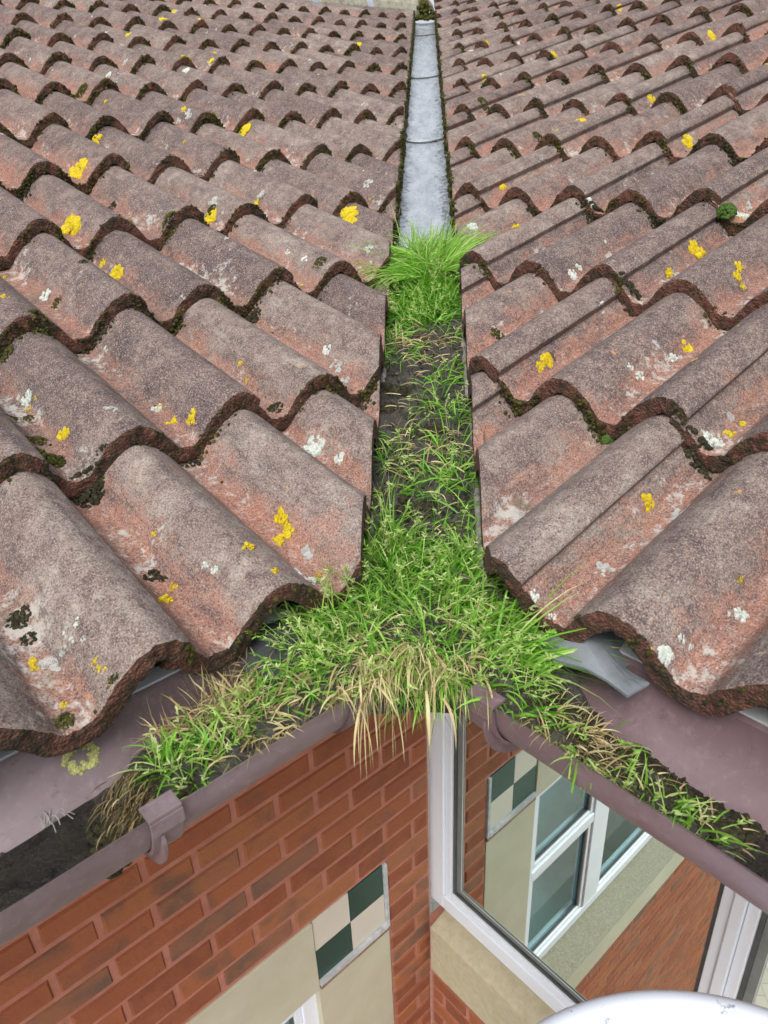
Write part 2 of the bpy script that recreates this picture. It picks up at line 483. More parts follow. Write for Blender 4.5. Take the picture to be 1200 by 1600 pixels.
# ------------------------------------------------------------------ roof tiles
def tile_mesh(nx, ny, seed, rough=0.0, L=.372):
    rs = random.Random(seed)
    so = rs.uniform(0, 100)
    xs = []
    for i in range(nx + 1):
        xs.append(-.02 + .32 * i / nx)
    ys = [0.0]
    for j in range(1, ny + 1):
        t = j / ny
        ys.append(L * (t ** 1.6 if rough else t))
    v = []; idx = {}

    def top(x):
        return prof(min(x, .2999))

    def nrm(x):
        e = .002
        d = (top(min(x + e, .2999)) - top(max(x - e, -.0199))) / (2 * e)
        l = sqrt(1 + d * d)
        return -d / l, 1 / l

    def nz(x, y, k):
        return noise.noise(Vector((x * k + so, y * k, so * .7)))

    for layer in (0, 1):
        for j, y in enumerate(ys):
            for i, x in enumerate(xs):
                h = top(x); px, pz, py = x, h, y
                if layer == 0:
                    if rough:
                        dz = (nz(x, y, 30) * .9 + nz(x, y, 90) * .5) * rough
                        pz += dz
                        if j == 0:
                            py += rough * (2.2 * nz(x, 1, 55) + 2.0 * nz(x, 3, 180)) + rough * .9
                            pz -= rough * 1.5 * (1 + 1.6 * nz(x, 5, 210))
                else:
                    a, c = nrm(x)
                    tk = TK
                    px = x - a * tk; pz = h - c * tk
                    if rough and j == 0:
                        py += rough * (2.0 * nz(x, 11, 60) + 1.4 * nz(x, 13, 150))
                v.append((px, py, pz)); idx[layer, j, i] = len(v) - 1
    f = []; mi = []; sm = []
    for j in range(ny):
        for i in range(nx):
            f.append((idx[0, j, i], idx[0, j, i + 1], idx[0, j + 1, i + 1], idx[0, j + 1, i])); mi.append(0); sm.append(True)
            f.append((idx[1, j, i], idx[1, j + 1, i], idx[1, j + 1, i + 1], idx[1, j, i + 1])); mi.append(1); sm.append(True)
    # front face with two intermediate rough rows
    rows = [[idx[0, 0, i] for i in range(nx + 1)]]
    if rough:
        for q in (1, 2, 3, 4):
            r = []
            for i, x in enumerate(xs):
                A = v[idx[0, 0, i]]; Bp = v[idx[1, 0, i]]; tt = q / 5
                r.append(len(v))
                v.append((A[0] + (Bp[0] - A[0]) * tt, A[1] + (Bp[1] - A[1]) * tt - .0010 + rough * (1.5 * nz(x, 20 + q * .0045, 150) + 1.3 * nz(x, 30 + q * .0045, 330)), A[2] + (Bp[2] - A[2]) * tt))
            rows.append(r)
    rows.append([idx[1, 0, i] for i in range(nx + 1)])
    for r0, r1 in zip(rows, rows[1:]):
        for i in range(nx):
            f.append((r0[i], r1[i], r1[i + 1], r0[i + 1])); mi.append(1); sm.append(False)
    for i in range(nx):
        f.append((idx[0, ny, i], idx[0, ny, i + 1], idx[1, ny, i + 1], idx[1, ny, i])); mi.append(1); sm.append(False)
    fl = [r[0] for r in rows]; frr = [r[-1] for r in rows]
    # side faces
    for col, frs, flip in ((0, fl, False), (nx, frr, True)):
        for j in range(ny):
            q = [idx[0, j, col], idx[0, j + 1, col], idx[1, j + 1, col], idx[1, j, col]]
            if j == 0 and len(frs) > 2:
                q = q[:3] + frs[:0:-1]
            f.append(tuple(q if not flip else q[::-1])); mi.append(0 if flip else 1); sm.append(False)
    me = bpy.data.meshes.new('tile'); me.from_pydata(v, [], f)
    me.polygons.foreach_set('material_index', mi); me.polygons.foreach_set('use_smooth', sm)
    me.materials.append(TILE); me.materials.append(EDGE)
    me.update()
    return me


MID = [tile_mesh(40, 6, 100 + i, .0012) for i in range(7)]
LOW = [tile_mesh(32, 4, 200 + i, .0014) for i in range(6)]
TILES = {}


def tile_matrix(sg, k, n, jit=True):
    u = US[sg] + (.3 * k if sg > 0 else .3 * k)
    o = roofpt(sg, u, n * G, HOFF[sg])
    ue = Vector((1, -1, 0)) / S2 if sg > 0 else Vector((1, 1, 0)) / S2
    N = Vector((-sg * ST / S2, -ST / S2, CT))
    V = N.cross(ue)
    R = Matrix((ue, V, N)).transposed()
    R = R @ Matrix.Rotation(-TILT, 3, 'X')
    if jit:
        rs = random.Random(sg * 1000 + k * 37 + n * 7)
        R = R @ Matrix.Rotation(rs.gauss(0, .0022), 3, 'Z') @ Matrix.Rotation(rs.gauss(0, .003), 3, 'Y')
        o = o + N * rs.uniform(-.0012, .0016) + V * rs.gauss(0, .0022)
    Mx = R.to_4x4(); Mx.translation = o
    return Mx


def cut_mesh(me, Mx, sg):
    bm = bmesh.new(); bm.from_mesh(me)
    inv = Mx.inverted()
    co = inv @ Vector((XCUT[sg], 0, 0)); no = (inv.to_3x3() @ Vector((sg, 0, 0))).normalized()
    g = bm.verts[:] + bm.edges[:] + bm.faces[:]
    bmesh.ops.bisect_plane(bm, geom=g, dist=1e-6, plane_co=co, plane_no=no, clear_inner=True)
    be = [e for e in bm.edges if e.is_boundary]
    if be:
        r = bmesh.ops.holes_fill(bm, edges=be, sides=0)
        for fc in r['faces']: fc.material_index = 1; fc.smooth = False
    m2 = bpy.data.meshes.new('tile'); bm.to_mesh(m2); bm.free()
    m2.materials.append(TILE); m2.materials.append(EDGE)
    return m2


def frame_xy(X):
    d = X - CAM; z = d.dot(FW)
    if z < .05: return None
    return 600 + 1165.3 * d.dot(RT) / z, 800 - 1165.3 * d.dot(UP) / z


ROOF = {
    -1: empty('tiled_roof', 'roof slope of rounded tiles above the brick wall, grey ridge tiles along its top', 'roof', (0, 0, 0)),
    1: empty('tiled_roof', 'roof slope of red brown tiles with stepped side joints, above the big window', 'roof', (0, 0, 0)),
}
for sg in (1, -1):
    for n in range(NROW if sg < 0 else NROW + 3):
        for k in range(-20, 7):
            Mx = tile_matrix(sg, k, n)
            cs = [Mx @ Vector((x, y, .01)) for x in (-.02, .1, .2, .3) for y in (0, .18, .37)]
            vis = False
            for c_ in cs:
                q = frame_xy(c_)
                if q and -420 < q[0] < 1620 and -320 < q[1] < 2000 and sg * c_.x > sg * XCUT[sg] - .0: vis = True
            near_by = n < 6 and -1.9 < US[sg] + .3 * k < 1.25
            if not vis and not near_by: continue
            if not vis and max(sg * c_.x - sg * XCUT[sg] for c_ in cs) < .02: continue
            side = [sg * c_.x - sg * XCUT[sg] for c_ in cs]
            if vis and n < 4 and not (n == 3 and k < -3):
                me = tile_mesh(120, 15, 1000 * (sg + 2) + 50 * n + k, .0010)
            elif n < 7: me = MID[(k * 5 + n * 3) % 7]
            else: me = LOW[(k * 5 + n * 3) % 6]
            if min(side) < 0:
                me = cut_mesh(me, Mx, sg)
                if len(me.polygons) < 3: continue
            o = link('tile', me, ROOF[sg], mw=Mx)
            TILES[sg, k, n] = o; PW[o.name] = Mx


def tile_at(sg, u, v):
    n = floor(v / G)
    if sg > 0: k = floor((u - US[1]) / .3)
    else: k = int(math.ceil((u - US[-1]) / .3))
    return TILES.get((sg, k, n))


# decking under the tiles
for sg in (1, -1):
    v = []
    for (u, vv) in ((1.4, .06), (1.4, 4.0 if sg < 0 else 4.9)):
        v.append(roofpt(sg, u, vv, -.085 + HOFF[sg]))
    a0 = lambda b: abs(XCUT[sg]) * S2 - b
    for vv in (4.0 if sg < 0 else 4.9, .06):
        b = vv * CT; v.append(P(sg, abs(XCUT[sg]) * S2 + .01 - b, b, vv * ST - .085 + HOFF[sg]))
    link('underlay', mesh('underlay', v, [(0, 1, 2, 3)]), ROOF[sg], [DARK])


# ------------------------------------------------------------------ lichens and moss
def blob(mb, c, r, N, squash=.7, seg=6, rings=3, seed=0):
    """small knobbly dome"""
    rs = random.Random(seed)
    t1 = N.orthogonal().normalized(); t2 = N.cross(t1)
    v = [c + N * r * squash]
    for j in range(1, rings + 1):
        ph = j / rings * pi * .62
        for i in range(seg):
            th = 2 * pi * (i + .5 * (j % 2)) / seg
            rr = r * rs.uniform(.78, 1.2)
            v.append(c + (t1 * cos(th) + t2 * sin(th)) * rr * sin(ph) + N * rr * squash * cos(ph))
    f = [(0, 1 + i, 1 + (i + 1) % seg) for i in range(seg)]
    for j in range(rings - 1):
        for i in range(seg):
            a = 1 + j * seg + i; b = 1 + j * seg + (i + 1) % seg
            f.append((a, a + seg, b + seg, b))
    mb.add(v, f)


def lichen(sg, u, v, r, m, seed, el=1.0, ang=0.0, lobes=7, ring=False, name='lichen_patch', label=None, flat=.7):
    rs = random.Random(seed)
    tl = tile_at(sg, u, v)
    mb = MB()
    n0 = floor(v / G)
    for q in range(lobes):
        if ring:
            an = 2 * pi * q / lobes + rs.uniform(-.2, .2); rad = r * rs.uniform(.55, .8); lr = r * rs.uniform(.25, .4)
        else:
            an = rs.uniform(0, 2 * pi); rad = r * .85 * sqrt(rs.random()) if q else 0; lr = r * rs.uniform(.16, .38)
        dx, dy = rad * cos(an) * el, rad * sin(an) / max(1, el * .7)
        e0 = .003; sl = (hsurf(sg, u + e0, v) - hsurf(sg, u - e0, v)) / (2 * e0); dx /= sqrt(1 + min(sl * sl, 9))
        ca, sa = cos(ang), sin(ang)
        uc, vc = u + dx * ca - dy * sa, v + dx * sa + dy * ca
        seg = 11
        e_ = .002; slope = (hsurf(sg, uc + e_, vc) - hsurf(sg, uc - e_, vc)) / (2 * e_); sx_ = 1 / sqrt(1 + min(slope * slope, 9))
        base = len(mb.v)
        ph = rs.uniform(0, 6)
        vs = []
        for ringi, (fr, up) in enumerate(((0.0, .0022), (.55, .0026), (.86, .0020), (1.0, -.0006))):
            for i in range(1 if ringi == 0 else seg):
                th = 2 * pi * i / seg
                wob = 1 + .14 * sin(3 * th + ph) + .12 * sin(5 * th + ph * 2) + rs.uniform(-.16, .16)
                uu = uc + lr * fr * wob * cos(th) * sx_; vv = vc + lr * fr * wob * sin(th)
                kk = floor((uc - US[sg]) / .3); uu = min(max(uu, US[sg] + .3 * kk + .001), US[sg] + .3 * kk + .299)
                vv = max(vv, n0 * G + .001); vv = min(vv, n0 * G + G - .001)
                h = hsurf(sg, uu, vv) + up * (.3 + flat * min(1, r / .02) + flat * .5 * (q % 3)) + (rs.uniform(-.0004, .0006) if fr < 1 else 0)
                vs.append(roofpt(sg, uu, vv, h))
        f = [(0, 1 + i, 1 + (i + 1) % seg) for i in range(seg)]
        for rg in range(2):
            for i in range(seg):
                a = 1 + rg * seg + i; b = 1 + rg * seg + (i + 1) % seg
                f.append((a, a + seg, b + seg, b))
        mb.add(vs, f)
    kw = {}
    if label: kw['label'] = label
    mb.build(name, m, tl if tl else ROOF[sg], smooth=False, **kw)


YELLOW = [
    (-1, -0.3588, 1.6163, 0.0201),
    (-1, -0.2021, 1.3783, 0.0297),
    (-1, -0.0542, 1.0714, 0.0268),
    (-1, -0.8153, 1.6243, 0.0266),
    (-1, -0.3506, 1.0426, 0.0170),
    (-1, -0.6652, 0.9494, 0.0306),
    (-1, -0.5043, 1.0919, 0.0091),
    (-1, -1.3441, 2.2981, 0.0220),
    (-1, -0.8972, 1.6415, 0.0116),
    (-1, -1.4827, 2.9558, 0.0252),
    (-1, -1.0202, 2.2996, 0.0205),
    (-1, -0.7282, 1.6428, 0.0092),
    (-1, -0.0490, 0.8726, 0.0156),
    (-1, -0.0503, 0.9330, 0.0086),
    (-1, -0.3418, 0.6877, 0.0063),
    (-1, -0.0579, 0.4694, 0.0051),
    (-1, 0.2485, 0.4161, 0.0109),
    (-1, 0.0909, 0.3602, 0.0106),
    (-1, 0.1079, 0.3865, 0.0081),
    (-1, 0.0948, 0.1392, 0.0111),
    (-1, 0.1016, 0.1207, 0.0110),
    (-1, 0.1147, 0.1149, 0.0078),
    (-1, 0.4203, 0.0942, 0.0068),
    (-1, 0.4202, 0.0823, 0.0049),
    (-1, 0.3815, 0.0317, 0.0053),
    (-1, 0.3810, 0.0196, 0.0047),
    (-1, 0.2763, 0.0978, 0.0076),
    (-1, 0.2413, 0.1877, 0.0045),
    (-1, 0.4169, 0.0264, 0.0041),
    (-1, 0.1859, 0.0279, 0.0041),
    (-1, 0.1149, 0.0360, 0.0037),
    (-1, 0.1284, 0.9465, 0.0069),
    (-1, -0.1377, 0.9853, 0.0064),
    (-1, 0.1943, 0.7348, 0.0059),
    (-1, 0.1030, 0.4283, 0.0055),
    (-1, 0.2541, 0.5163, 0.0044),
    (-1, -1.3016, 2.9877, 0.0190),
    (-1, -1.5604, 3.3723, 0.0182),
    (-1, -2.1846, 2.7391, 0.0183),
    (-1, -0.9872, 2.6797, 0.0121),
    (-1, -1.1293, 2.3210, 0.0117),
    (1, -0.1250, 0.8706, 0.0165),
    (1, -0.7373, 1.0654, 0.0127),
    (1, -0.4759, 0.7952, 0.0079),
    (1, -0.7680, 1.4471, 0.0138),
    (1, -0.4281, 1.3886, 0.0184),
    (1, -0.7317, 1.7320, 0.0128),
    (1, -0.8839, 2.3547, 0.0193),
    (1, -1.6402, 2.9909, 0.0168),
    (1, -0.1291, 0.4282, 0.0121),
    (1, -0.1274, 0.4073, 0.0090),
    (1, 0.0292, 0.5646, 0.0108),
    (1, 0.1734, 0.2142, 0.0099),
    (1, 0.3203, 0.1434, 0.0045),
    (1, 0.1918, 0.3730, 0.0073),
    (1, 0.1951, 0.4026, 0.0057),
    (1, 0.0076, 0.7628, 0.0084),
    (1, 0.0143, 0.7436, 0.0083),
    (1, -0.1225, 0.7721, 0.0080),
    (1, 0.0259, 0.7383, 0.0062),
    (1, -1.6407, 2.0693, 0.0148),
    (1, -0.1079, 1.0068, 0.0061),
    (1, 0.3083, 0.0005, 0.0025),
    (1, -2.1036, 2.6278, 0.0147),
    (1, -1.4904, 2.3063, 0.0123),
    (1, -0.1400, 1.1208, 0.0063),
    (1, -0.7679, 1.3393, 0.0067),
]
PALEP = [
    (-1, -0.0476, 0.2583, 0.0177),
    (-1, -0.2096, 0.4417, 0.0097),
    (-1, 0.1458, 0.0323, 0.0100),
    (-1, 0.1268, 0.0327, 0.0073),
    (-1, 0.1017, 0.8237, 0.0132),
    (-1, 0.2490, 0.5345, 0.0126),
    (1, -0.6104, 0.8078, 0.0127),
    (1, 0.3165, 0.0098, 0.0101),
    (1, 0.0277, 0.5252, 0.0096),
    (1, -0.4327, 0.9860, 0.0166),
    (1, 0.1813, 0.3453, 0.0113),
    (1, 0.1926, 0.3475, 0.0080),
    (1, 0.1673, 0.0070, 0.0068),
    (1, 0.1888, 0.0047, 0.0054),
    (-1, 0.3856, 0.0883, 0.0068),
    (-1, 0.3753, 0.0850, 0.0055),
    (-1, 0.3860, 0.0750, 0.0049),
    (-1, 0.2278, 0.0785, 0.0055),
    (-1, 0.2302, 0.0941, 0.0049),
    (-1, 0.0939, 0.6181, 0.0061),
    (-1, 0.1062, 0.4319, 0.0083),
    (1, -0.1107, 1.0126, 0.0109),
    (-1, -0.9814, 2.2457, 0.0180),
    (-1, -0.6733, 2.1913, 0.0124),
    (-1, -0.0537, 0.2086, 0.0099),
    (1, 0.0228, 0.4435, 0.0084),
    (1, 0.0110, 0.4389, 0.0065),
    (1, -0.1405, 0.5940, 0.0086),
    (1, -0.2755, 0.7027, 0.0107),
    (1, -0.2792, 0.7288, 0.0084),
    (1, 0.3169, 0.0371, 0.0048),
    (1, 0.3248, 0.0400, 0.0036),
    (-1, 0.3783, 0.0649, 0.0036),
    (-1, -0.3726, 0.7815, 0.0065),
    (1, 0.2213, 0.3370, 0.0061),
    (1, -1.0755, 1.6427, 0.0119),
]
MOSSPTS = [
    (-1, 0.1005, 0.7838, 0.0097, 0),
    (-1, -0.2215, 0.9857, 0.0145, 0),
    (-1, -0.5043, 2.0206, 0.0211, 0),
    (-1, 0.2769, 0.4309, 0.0126, 0),
    (-1, 0.2825, 0.3759, 0.0177, 0),
    (-1, 0.2611, 0.3159, 0.0201, 1),
    (-1, 0.2679, 0.1418, 0.0093, 1),
    (-1, 0.4081, 0.1547, 0.0131, 1),
    (-1, 0.4105, 0.1240, 0.0089, 1),
    (-1, 0.3791, 0.0010, 0.0078, 0),
    (-1, 0.4241, 0.0094, 0.0104, 0),
    (-1, 0.2350, 0.3295, 0.0089, 1),
    (1, -0.2722, 0.4781, 0.0134, 0),
    (1, 0.0435, 0.3239, 0.0107, 2),
    (1, -0.1281, 0.9864, 0.0208, 2),
    (1, -0.3824, 0.9863, 0.0136, 0),
    (1, -0.4189, 0.9849, 0.0195, 1),
    (-1, 0.1126, 0.3148, 0.0079, 1),
    (1, 0.1759, 0.3244, 0.0162, 1),
    (1, -0.1280, 0.6578, 0.0177, 1),
    (1, 0.0200, 0.6446, 0.0091, 0),
    (-1, -0.3815, 0.6889, 0.0125, 0),
    (-1, 0.2809, 0.5022, 0.0070, 0),
    (-1, 0.2625, 0.4957, 0.0079, 0),
    (-1, -0.3593, 1.0518, 0.0113, 0),
    (-1, 0.2325, 0.6413, 0.0113, 0),
    (-1, 0.1772, 0.6582, 0.0135, 0),
    (-1, -0.1970, 0.6402, 0.0141, 1),
    (-1, -0.0405, 0.3469, 0.0115, 1),
    (-1, 0.2610, 0.1302, 0.0050, 1),
    (1, -0.1286, 0.4422, 0.0041, 0),
    (1, 0.2997, 0.0007, 0.0050, 1),
    (1, 0.2256, 0.0007, 0.0052, 0),
    (-1, -0.1143, 0.9786, 0.0088, 1),
    (-1, -0.1968, 1.1945, 0.0099, 1),
    (-1, 0.0347, 0.8158, 0.0077, 0),
    (1, -0.5821, 0.9153, 0.0044, 0),
    (1, -1.3445, 1.7135, 0.0173, 0),
    (1, -0.8897, 1.4097, 0.0144, 0),
]
for i, (sg, u, v, r) in enumerate(YELLOW):
    lichen(sg, u, v, r * 1.15, YEL, 300 + i, lobes=24 if r > .012 else (15 if r > .007 else 8))
for i, (sg, u, v, r) in enumerate(PALEP):
    lichen(sg, u, v, r, PALE, 500 + i, lobes=22 if r > .01 else 11)

rs = random.Random(404)
keys = [k_ for k_ in TILES]
for q in range(330):
    sg, k, n = rs.choice(keys)
    if n < 5 and rs.random() < .15: pass
    ww = rs.choice((.034, .184, .095, .25)) + rs.gauss(0, .024)
    if not .004 < ww < .294: continue
    u = US[sg] + .3 * k + (ww if sg > 0 else -ww); v = n * G + rs.uniform(.02, .31)
    X = roofpt(sg, u, v, 0)
    if sg * X.x < sg * XCUT[sg] + .02: continue
    yel = rs.random() < .38
    r = (rs.uniform(.0025, .006) if rs.random() < .8 else rs.uniform(.006, .011)) * (1.0 if n < 5 else 1.35)
    lichen(sg, u, v, r, YEL if yel else PALE, 7000 + q, lobes=7 if r < .006 else 12)
for q in range(170):
    sg, k, n = rs.choice(keys if q % 3 else [t_ for t_ in keys if t_[2] < 5])
    ww = rs.choice((.034, .184, .06, .21, .10)) + rs.gauss(0, .02)
    if not .006 < ww < .292: continue
    u = US[sg] + .3 * k + (ww if sg > 0 else -ww); v = n * G + (rs.uniform(.005, .08) if rs.random() < .5 else rs.uniform(.02, .31))
    X = roofpt(sg, u, v, 0)
    if sg * X.x < sg * XCUT[sg] + .025: continue
    lichen(sg, u, v, rs.uniform(.006, .017), GREYL, 9000 + q, lobes=rs.randrange(9, 24), flat=.35)
MOSSM = {1: MB(), -1: MB()}
MOSSDM = {1: MB(), -1: MB()}
NRM = {sg: Vector((-sg * ST / S2, -ST / S2, CT)) for sg in (1, -1)}


def moss_clump(sg, u, v, r, mb, seed, n=None, tall=.8):
    rs = random.Random(seed)
    n = int((n or 30) * 1.6 * max(.6, min(2.2, r / .012)))
    for q in range(n):
        an = rs.uniform(0, 2 * pi); rad = r * sqrt(rs.random())
        uu, vv = u + rad * cos(an), v + rad * sin(an)
        if vv < 0: continue
        br = min(r * rs.uniform(.12, .24), .0034)
        h = hsurf(sg, uu, vv) + (1 - (rad / r) ** 2) * r * tall * .5 - br * .3
        blob(mb, roofpt(sg, uu, vv, h), br, (NRM[sg] + Vector((rs.uniform(-.3, .3), rs.uniform(-.3, .3), 0))).normalized(), 1.0, 6, 2, seed * 31 + q)


for i, (sg, u, v, r, c) in enumerate(MOSSPTS):
    if c == 2:
        mb = MB(); c_ = roofpt(sg, u, v, hsurf(sg, u, v)); q_ = 0
        while q_ < 130:
            d_ = Vector((rs.gauss(0, 1), rs.gauss(0, 1), rs.gauss(0, 1))).normalized()
            if d_.dot(NRM[sg]) < -.2: continue
            q_ += 1
            blob(mb, c_ + d_ * r * .72, r * rs.uniform(.16, .26), d_, .9, 6, 2, q_)
        mb.build('moss_cushion', MOSSG, tile_at(sg, u, v) or ROOF[sg], smooth=True)
    else:
        moss_clump(sg, u, v, r, (MOSSM if c == 0 else MOSSDM)[sg], 900 + i, tall=1.1)

# moss in the laps: along the nose of every course
rs = random.Random(5)
for (sg, k, n) in list(TILES):
    if n == 0: dens = .25
    else: dens = 1.0
    far = n > 5
    for q in range(int(((480 if sg < 0 else 330) if not far else 135) * dens)):
        ww = rs.random() * .3
        # prefer roll flanks and pans
        hh = (prof(ww) + .033) / .053
        side_r = ((ww - .034) % .15) > .085
        pr = .22 + (.55 if .1 < hh < .8 else 0) + (.3 if sg < 0 else (.25 if side_r else -.12))
        nz = noise.noise(Vector((ww * 14 + k * 4.2, n * 3.1, sg * 5.0)))
        if (nz + .22 * noise.noise(Vector((ww * 60, k * 2.0, n * 1.7))) < (-.10 if not far else -.20)) or rs.random() > pr * (1 if not far else 1.2): continue
        u = US[sg] + .3 * k + (ww if sg > 0 else -ww)
        x = sg * 0
        hb = prof(ww) + HOFF[sg]
        if rs.random() < .75 or n == 0:
            h = hb - rs.uniform(.000, .024); vv = n * G - rs.uniform(.000, .003)   # on the nose face
        else:
            h = hb - TK - .001; vv = n * G - rs.random() ** 2 * .016                # on the tile below
        pt = roofpt(sg, u, vv, h)
        if sg * pt.x < sg * XCUT[sg] + .004: continue
        br = rs.uniform(.0009, .0034) * (1.0 if not far else 1.7)
        Nn = (NRM[sg] * .7 - (Vector((sg, 1, 0)) / S2) * .7).normalized()
        mb = MOSSM[sg] if rs.random() < (.62 if sg < 0 else .45) else MOSSDM[sg]
        blob(mb, pt, br, Nn, .9, 5, 2, rs.randrange(10 ** 6))
for (sg, k, n) in list(TILES):
    if n == 0 and rs.random() < .6: continue
    far = n > 5
    for w0 in ((.052, .162, .205, .305) if sg < 0 else (.160, .305, .185, .03)):
        if rs.random() > (.62 if sg < 0 else .55): continue
        sp = rs.uniform(.006, .015); dark = rs.random() < .45
        for q in range(rs.randrange(40, 95) if not far else 22):
            ww = w0 + rs.gauss(0, sp)
            if not 0 < ww < .3: ww = min(.298, max(.002, ww))
            u = US[sg] + .3 * k + (ww if sg > 0 else -ww)
            hb = prof(ww)
            e = rs.random()
            if e < .6 or n == 0: h = hb - rs.uniform(.002, .026); vv = n * G - rs.uniform(0, .0055)
            else: h = hb - TK - .001 + rs.random() * .004; vv = n * G - abs(rs.gauss(0, .008))
            pt = roofpt(sg, u, vv, h)
            if sg * pt.x < sg * XCUT[sg] + .004: continue
            Nn = (NRM[sg] * .7 - (Vector((sg, 1, 0)) / S2) * .7 + Vector((rs.uniform(-.4, .4), rs.uniform(-.4, .4), 0))).normalized()
            blob((MOSSDM if (dark or rs.random() < .25) else MOSSM)[sg], pt, rs.uniform(.0012, .0036) * (1.6 if far else 1), Nn, 1.0, 5, 2, rs.randrange(10 ** 6))
# debris and moss crumbs lying in the pans
for q in range(520):
    sg = rs.choice((1, -1)); key = rs.choice([t for t in TILES if t[0] == sg])
    _, k, n = key
    ww = rs.choice((.034, .184)) + rs.gauss(0, .008)
    u = US[sg] + .3 * k + (ww if sg > 0 else -ww); v = n * G + rs.random() * G
    pt = roofpt(sg, u, v, hsurf(sg, u, v))
    if sg * pt.x < sg * XCUT[sg] + .01: continue
    blob((MOSSDM if rs.random() < .7 else MOSSM)[sg], pt, rs.uniform(.001, .0034), NRM[sg], .7, 5, 2, q)
# moss hanging along the cut tile edges at the valley
for sg in (1, -1):
    for q in range(2600):
        y = rs.uniform(1.05, 5.2) ** 1.0
        b0 = y / S2 + abs(XCUT[sg]) / S2
        v = b0 / CT; u = abs(XCUT[sg]) * S2 - b0
        h = hsurf(sg, u, v) - rs.random() ** 1.5 * .06
        pt = roofpt(sg, u, v, h); pt.x = XCUT[sg] - sg * rs.uniform(-.003, .005)
        if noise.noise(Vector((y * 3, sg * 3, 0))) < -.35: continue
        blob((MOSSM if rs.random() < .6 else MOSSDM)[sg], pt, rs.uniform(.0015, .0065), Vector((-sg, -.3, .6)).normalized(), 1, 5, 2, q)
for sg in (1, -1):
    for d, m, nm in ((MOSSM, MOSS, 'moss'), (MOSSDM, MOSSD, 'dark_moss')):
        d[sg].build(nm, m, ROOF[sg], smooth=True, kind='stuff')

# ------------------------------------------------------------------ ridge of the left slope
VR = 12.04 * G
for i in range(11):
    u0 = -3.75 + i * .45
    mb = MB(); seg = 12
    for (ua, ub, r) in ((u0 + .004, u0 + .446, .125),):
        v = []
        for uu in (ua, ub):
            for layer in (0, 1):
                for j in range(seg + 1):
                    th = pi * (-.08 + 1.16 * j / seg)
                    rr = r - layer * .016
                    c0 = roofpt(-1, uu, VR + .12, -.045)
                    out = Vector((1, -1, 0)) / S2
                    v.append(c0 + out * cos(th) * rr + Vector((0, 0, 1)) * sin(th) * rr)
        n1 = seg + 1
        f = []
        for j in range(seg):
            f += [(j, j + 1, 2 * n1 + j + 1, 2 * n1 + j), (n1 + j, 3 * n1 + j, 3 * n1 + j + 1, n1 + j + 1),
                  (j, n1 + j, n1 + j + 1, j + 1), (2 * n1 + j, 2 * n1 + j + 1, 3 * n1 + j + 1, 3 * n1 + j)]
        f += [(0, 2 * n1, 3 * n1, n1), (seg, n1 + seg, 3 * n1 + seg, 2 * n1 + seg)]
        mb.add(v, f)
    rt_ = mb.build('ridge_tile', RIDGE, ROOF[-1])
    sb = MB(); v = []
    for uu in (u0 - .022, u0 + .022):
        for rr in (.1275, .112):
            for j in range(seg + 1):
                th = pi * (-.1 + 1.2 * j / seg)
                c0 = roofpt(-1, uu, VR + .12, -.045); out = Vector((1, -1, 0)) / S2
                v.append(c0 + out * cos(th) * rr + Vector((0, 0, 1)) * sin(th) * rr)
    f = []
    for j in range(seg):
        f += [(j, j + 1, 2 * n1 + j + 1, 2 * n1 + j), (n1 + j, 3 * n1 + j, 3 * n1 + j + 1, n1 + j + 1), (j, n1 + j, n1 + j + 1, j + 1), (2 * n1 + j, 2 * n1 + j + 1, 3 * n1 + j + 1, 3 * n1 + j)]
    sb.add(v, f)
    if i in (1, 2, 4, 6, 8): sb.build('joint_strap', STRAP, ROOF[-1])
# far wall of the roof behind the ridges so nothing shows through
mb = MB()
# ------------------------------------------------------------------ the lead valley between the slopes
KV = math.tan(TH) / S2


def vz(y): return y * KV


valley = empty('valley_gutter', 'long pale metal valley lining running up between the two tiled slopes', 'valley gutter', (0, .5, vz(.5) - .08))
laps = [.05, 1.02, 2.217, 3.43, 4.86, 5.45]
for i in range(len(laps) - 1):
    y0, y1 = laps[i] - .012, laps[i + 1] + .03
    mb = MB(); nx, ny = 14, 24; v = []
    for j in range(ny + 1):
        y = y0 + (y1 - y0) * j / ny
        for k in range(nx + 1):
            x = -.092 + .190 * k / nx
            yy = y + (.010 * sin(k * .45 + i) if j == 0 else 0)
            t = (x - .003) / .095
            z = vz(yy) - .084 + .012 * t * t + (.045 * max(0, abs(t) - .86) / .14) - .005 * (1 if j else 0) * (y - y0) / (y1 - y0) + .0016 * noise.noise(Vector((x * 30, yy * 9, i)))
            v.append((x, yy, z))
    for layer in (1,):
        n1 = len(v)
        v += [(p_[0], p_[1], p_[2] - .004) for p_ in v]
    f = []
    for j in range(ny):
        for k in range(nx):
            a = j * (nx + 1) + k
            f.append((a, a + 1, a + nx + 2, a + nx + 1))
            f.append((n1 + a, n1 + a + nx + 1, n1 + a + nx + 2, n1 + a + 1))
    for k in range(nx):
        f.append((k, n1 + k, n1 + k + 1, k + 1))
    mb.add(v, f)
    sh_ = mb.build('metal_sheet', LEAD, valley, smooth=True)
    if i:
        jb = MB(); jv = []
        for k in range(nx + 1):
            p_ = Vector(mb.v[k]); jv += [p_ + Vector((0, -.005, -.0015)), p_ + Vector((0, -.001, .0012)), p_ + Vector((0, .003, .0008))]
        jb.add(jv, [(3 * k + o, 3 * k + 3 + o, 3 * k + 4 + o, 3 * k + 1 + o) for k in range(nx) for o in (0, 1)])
        jb.build('lap_shadow_strip', GASK, valley)  # dark strip standing in for the shadow at each sheet's lap edge
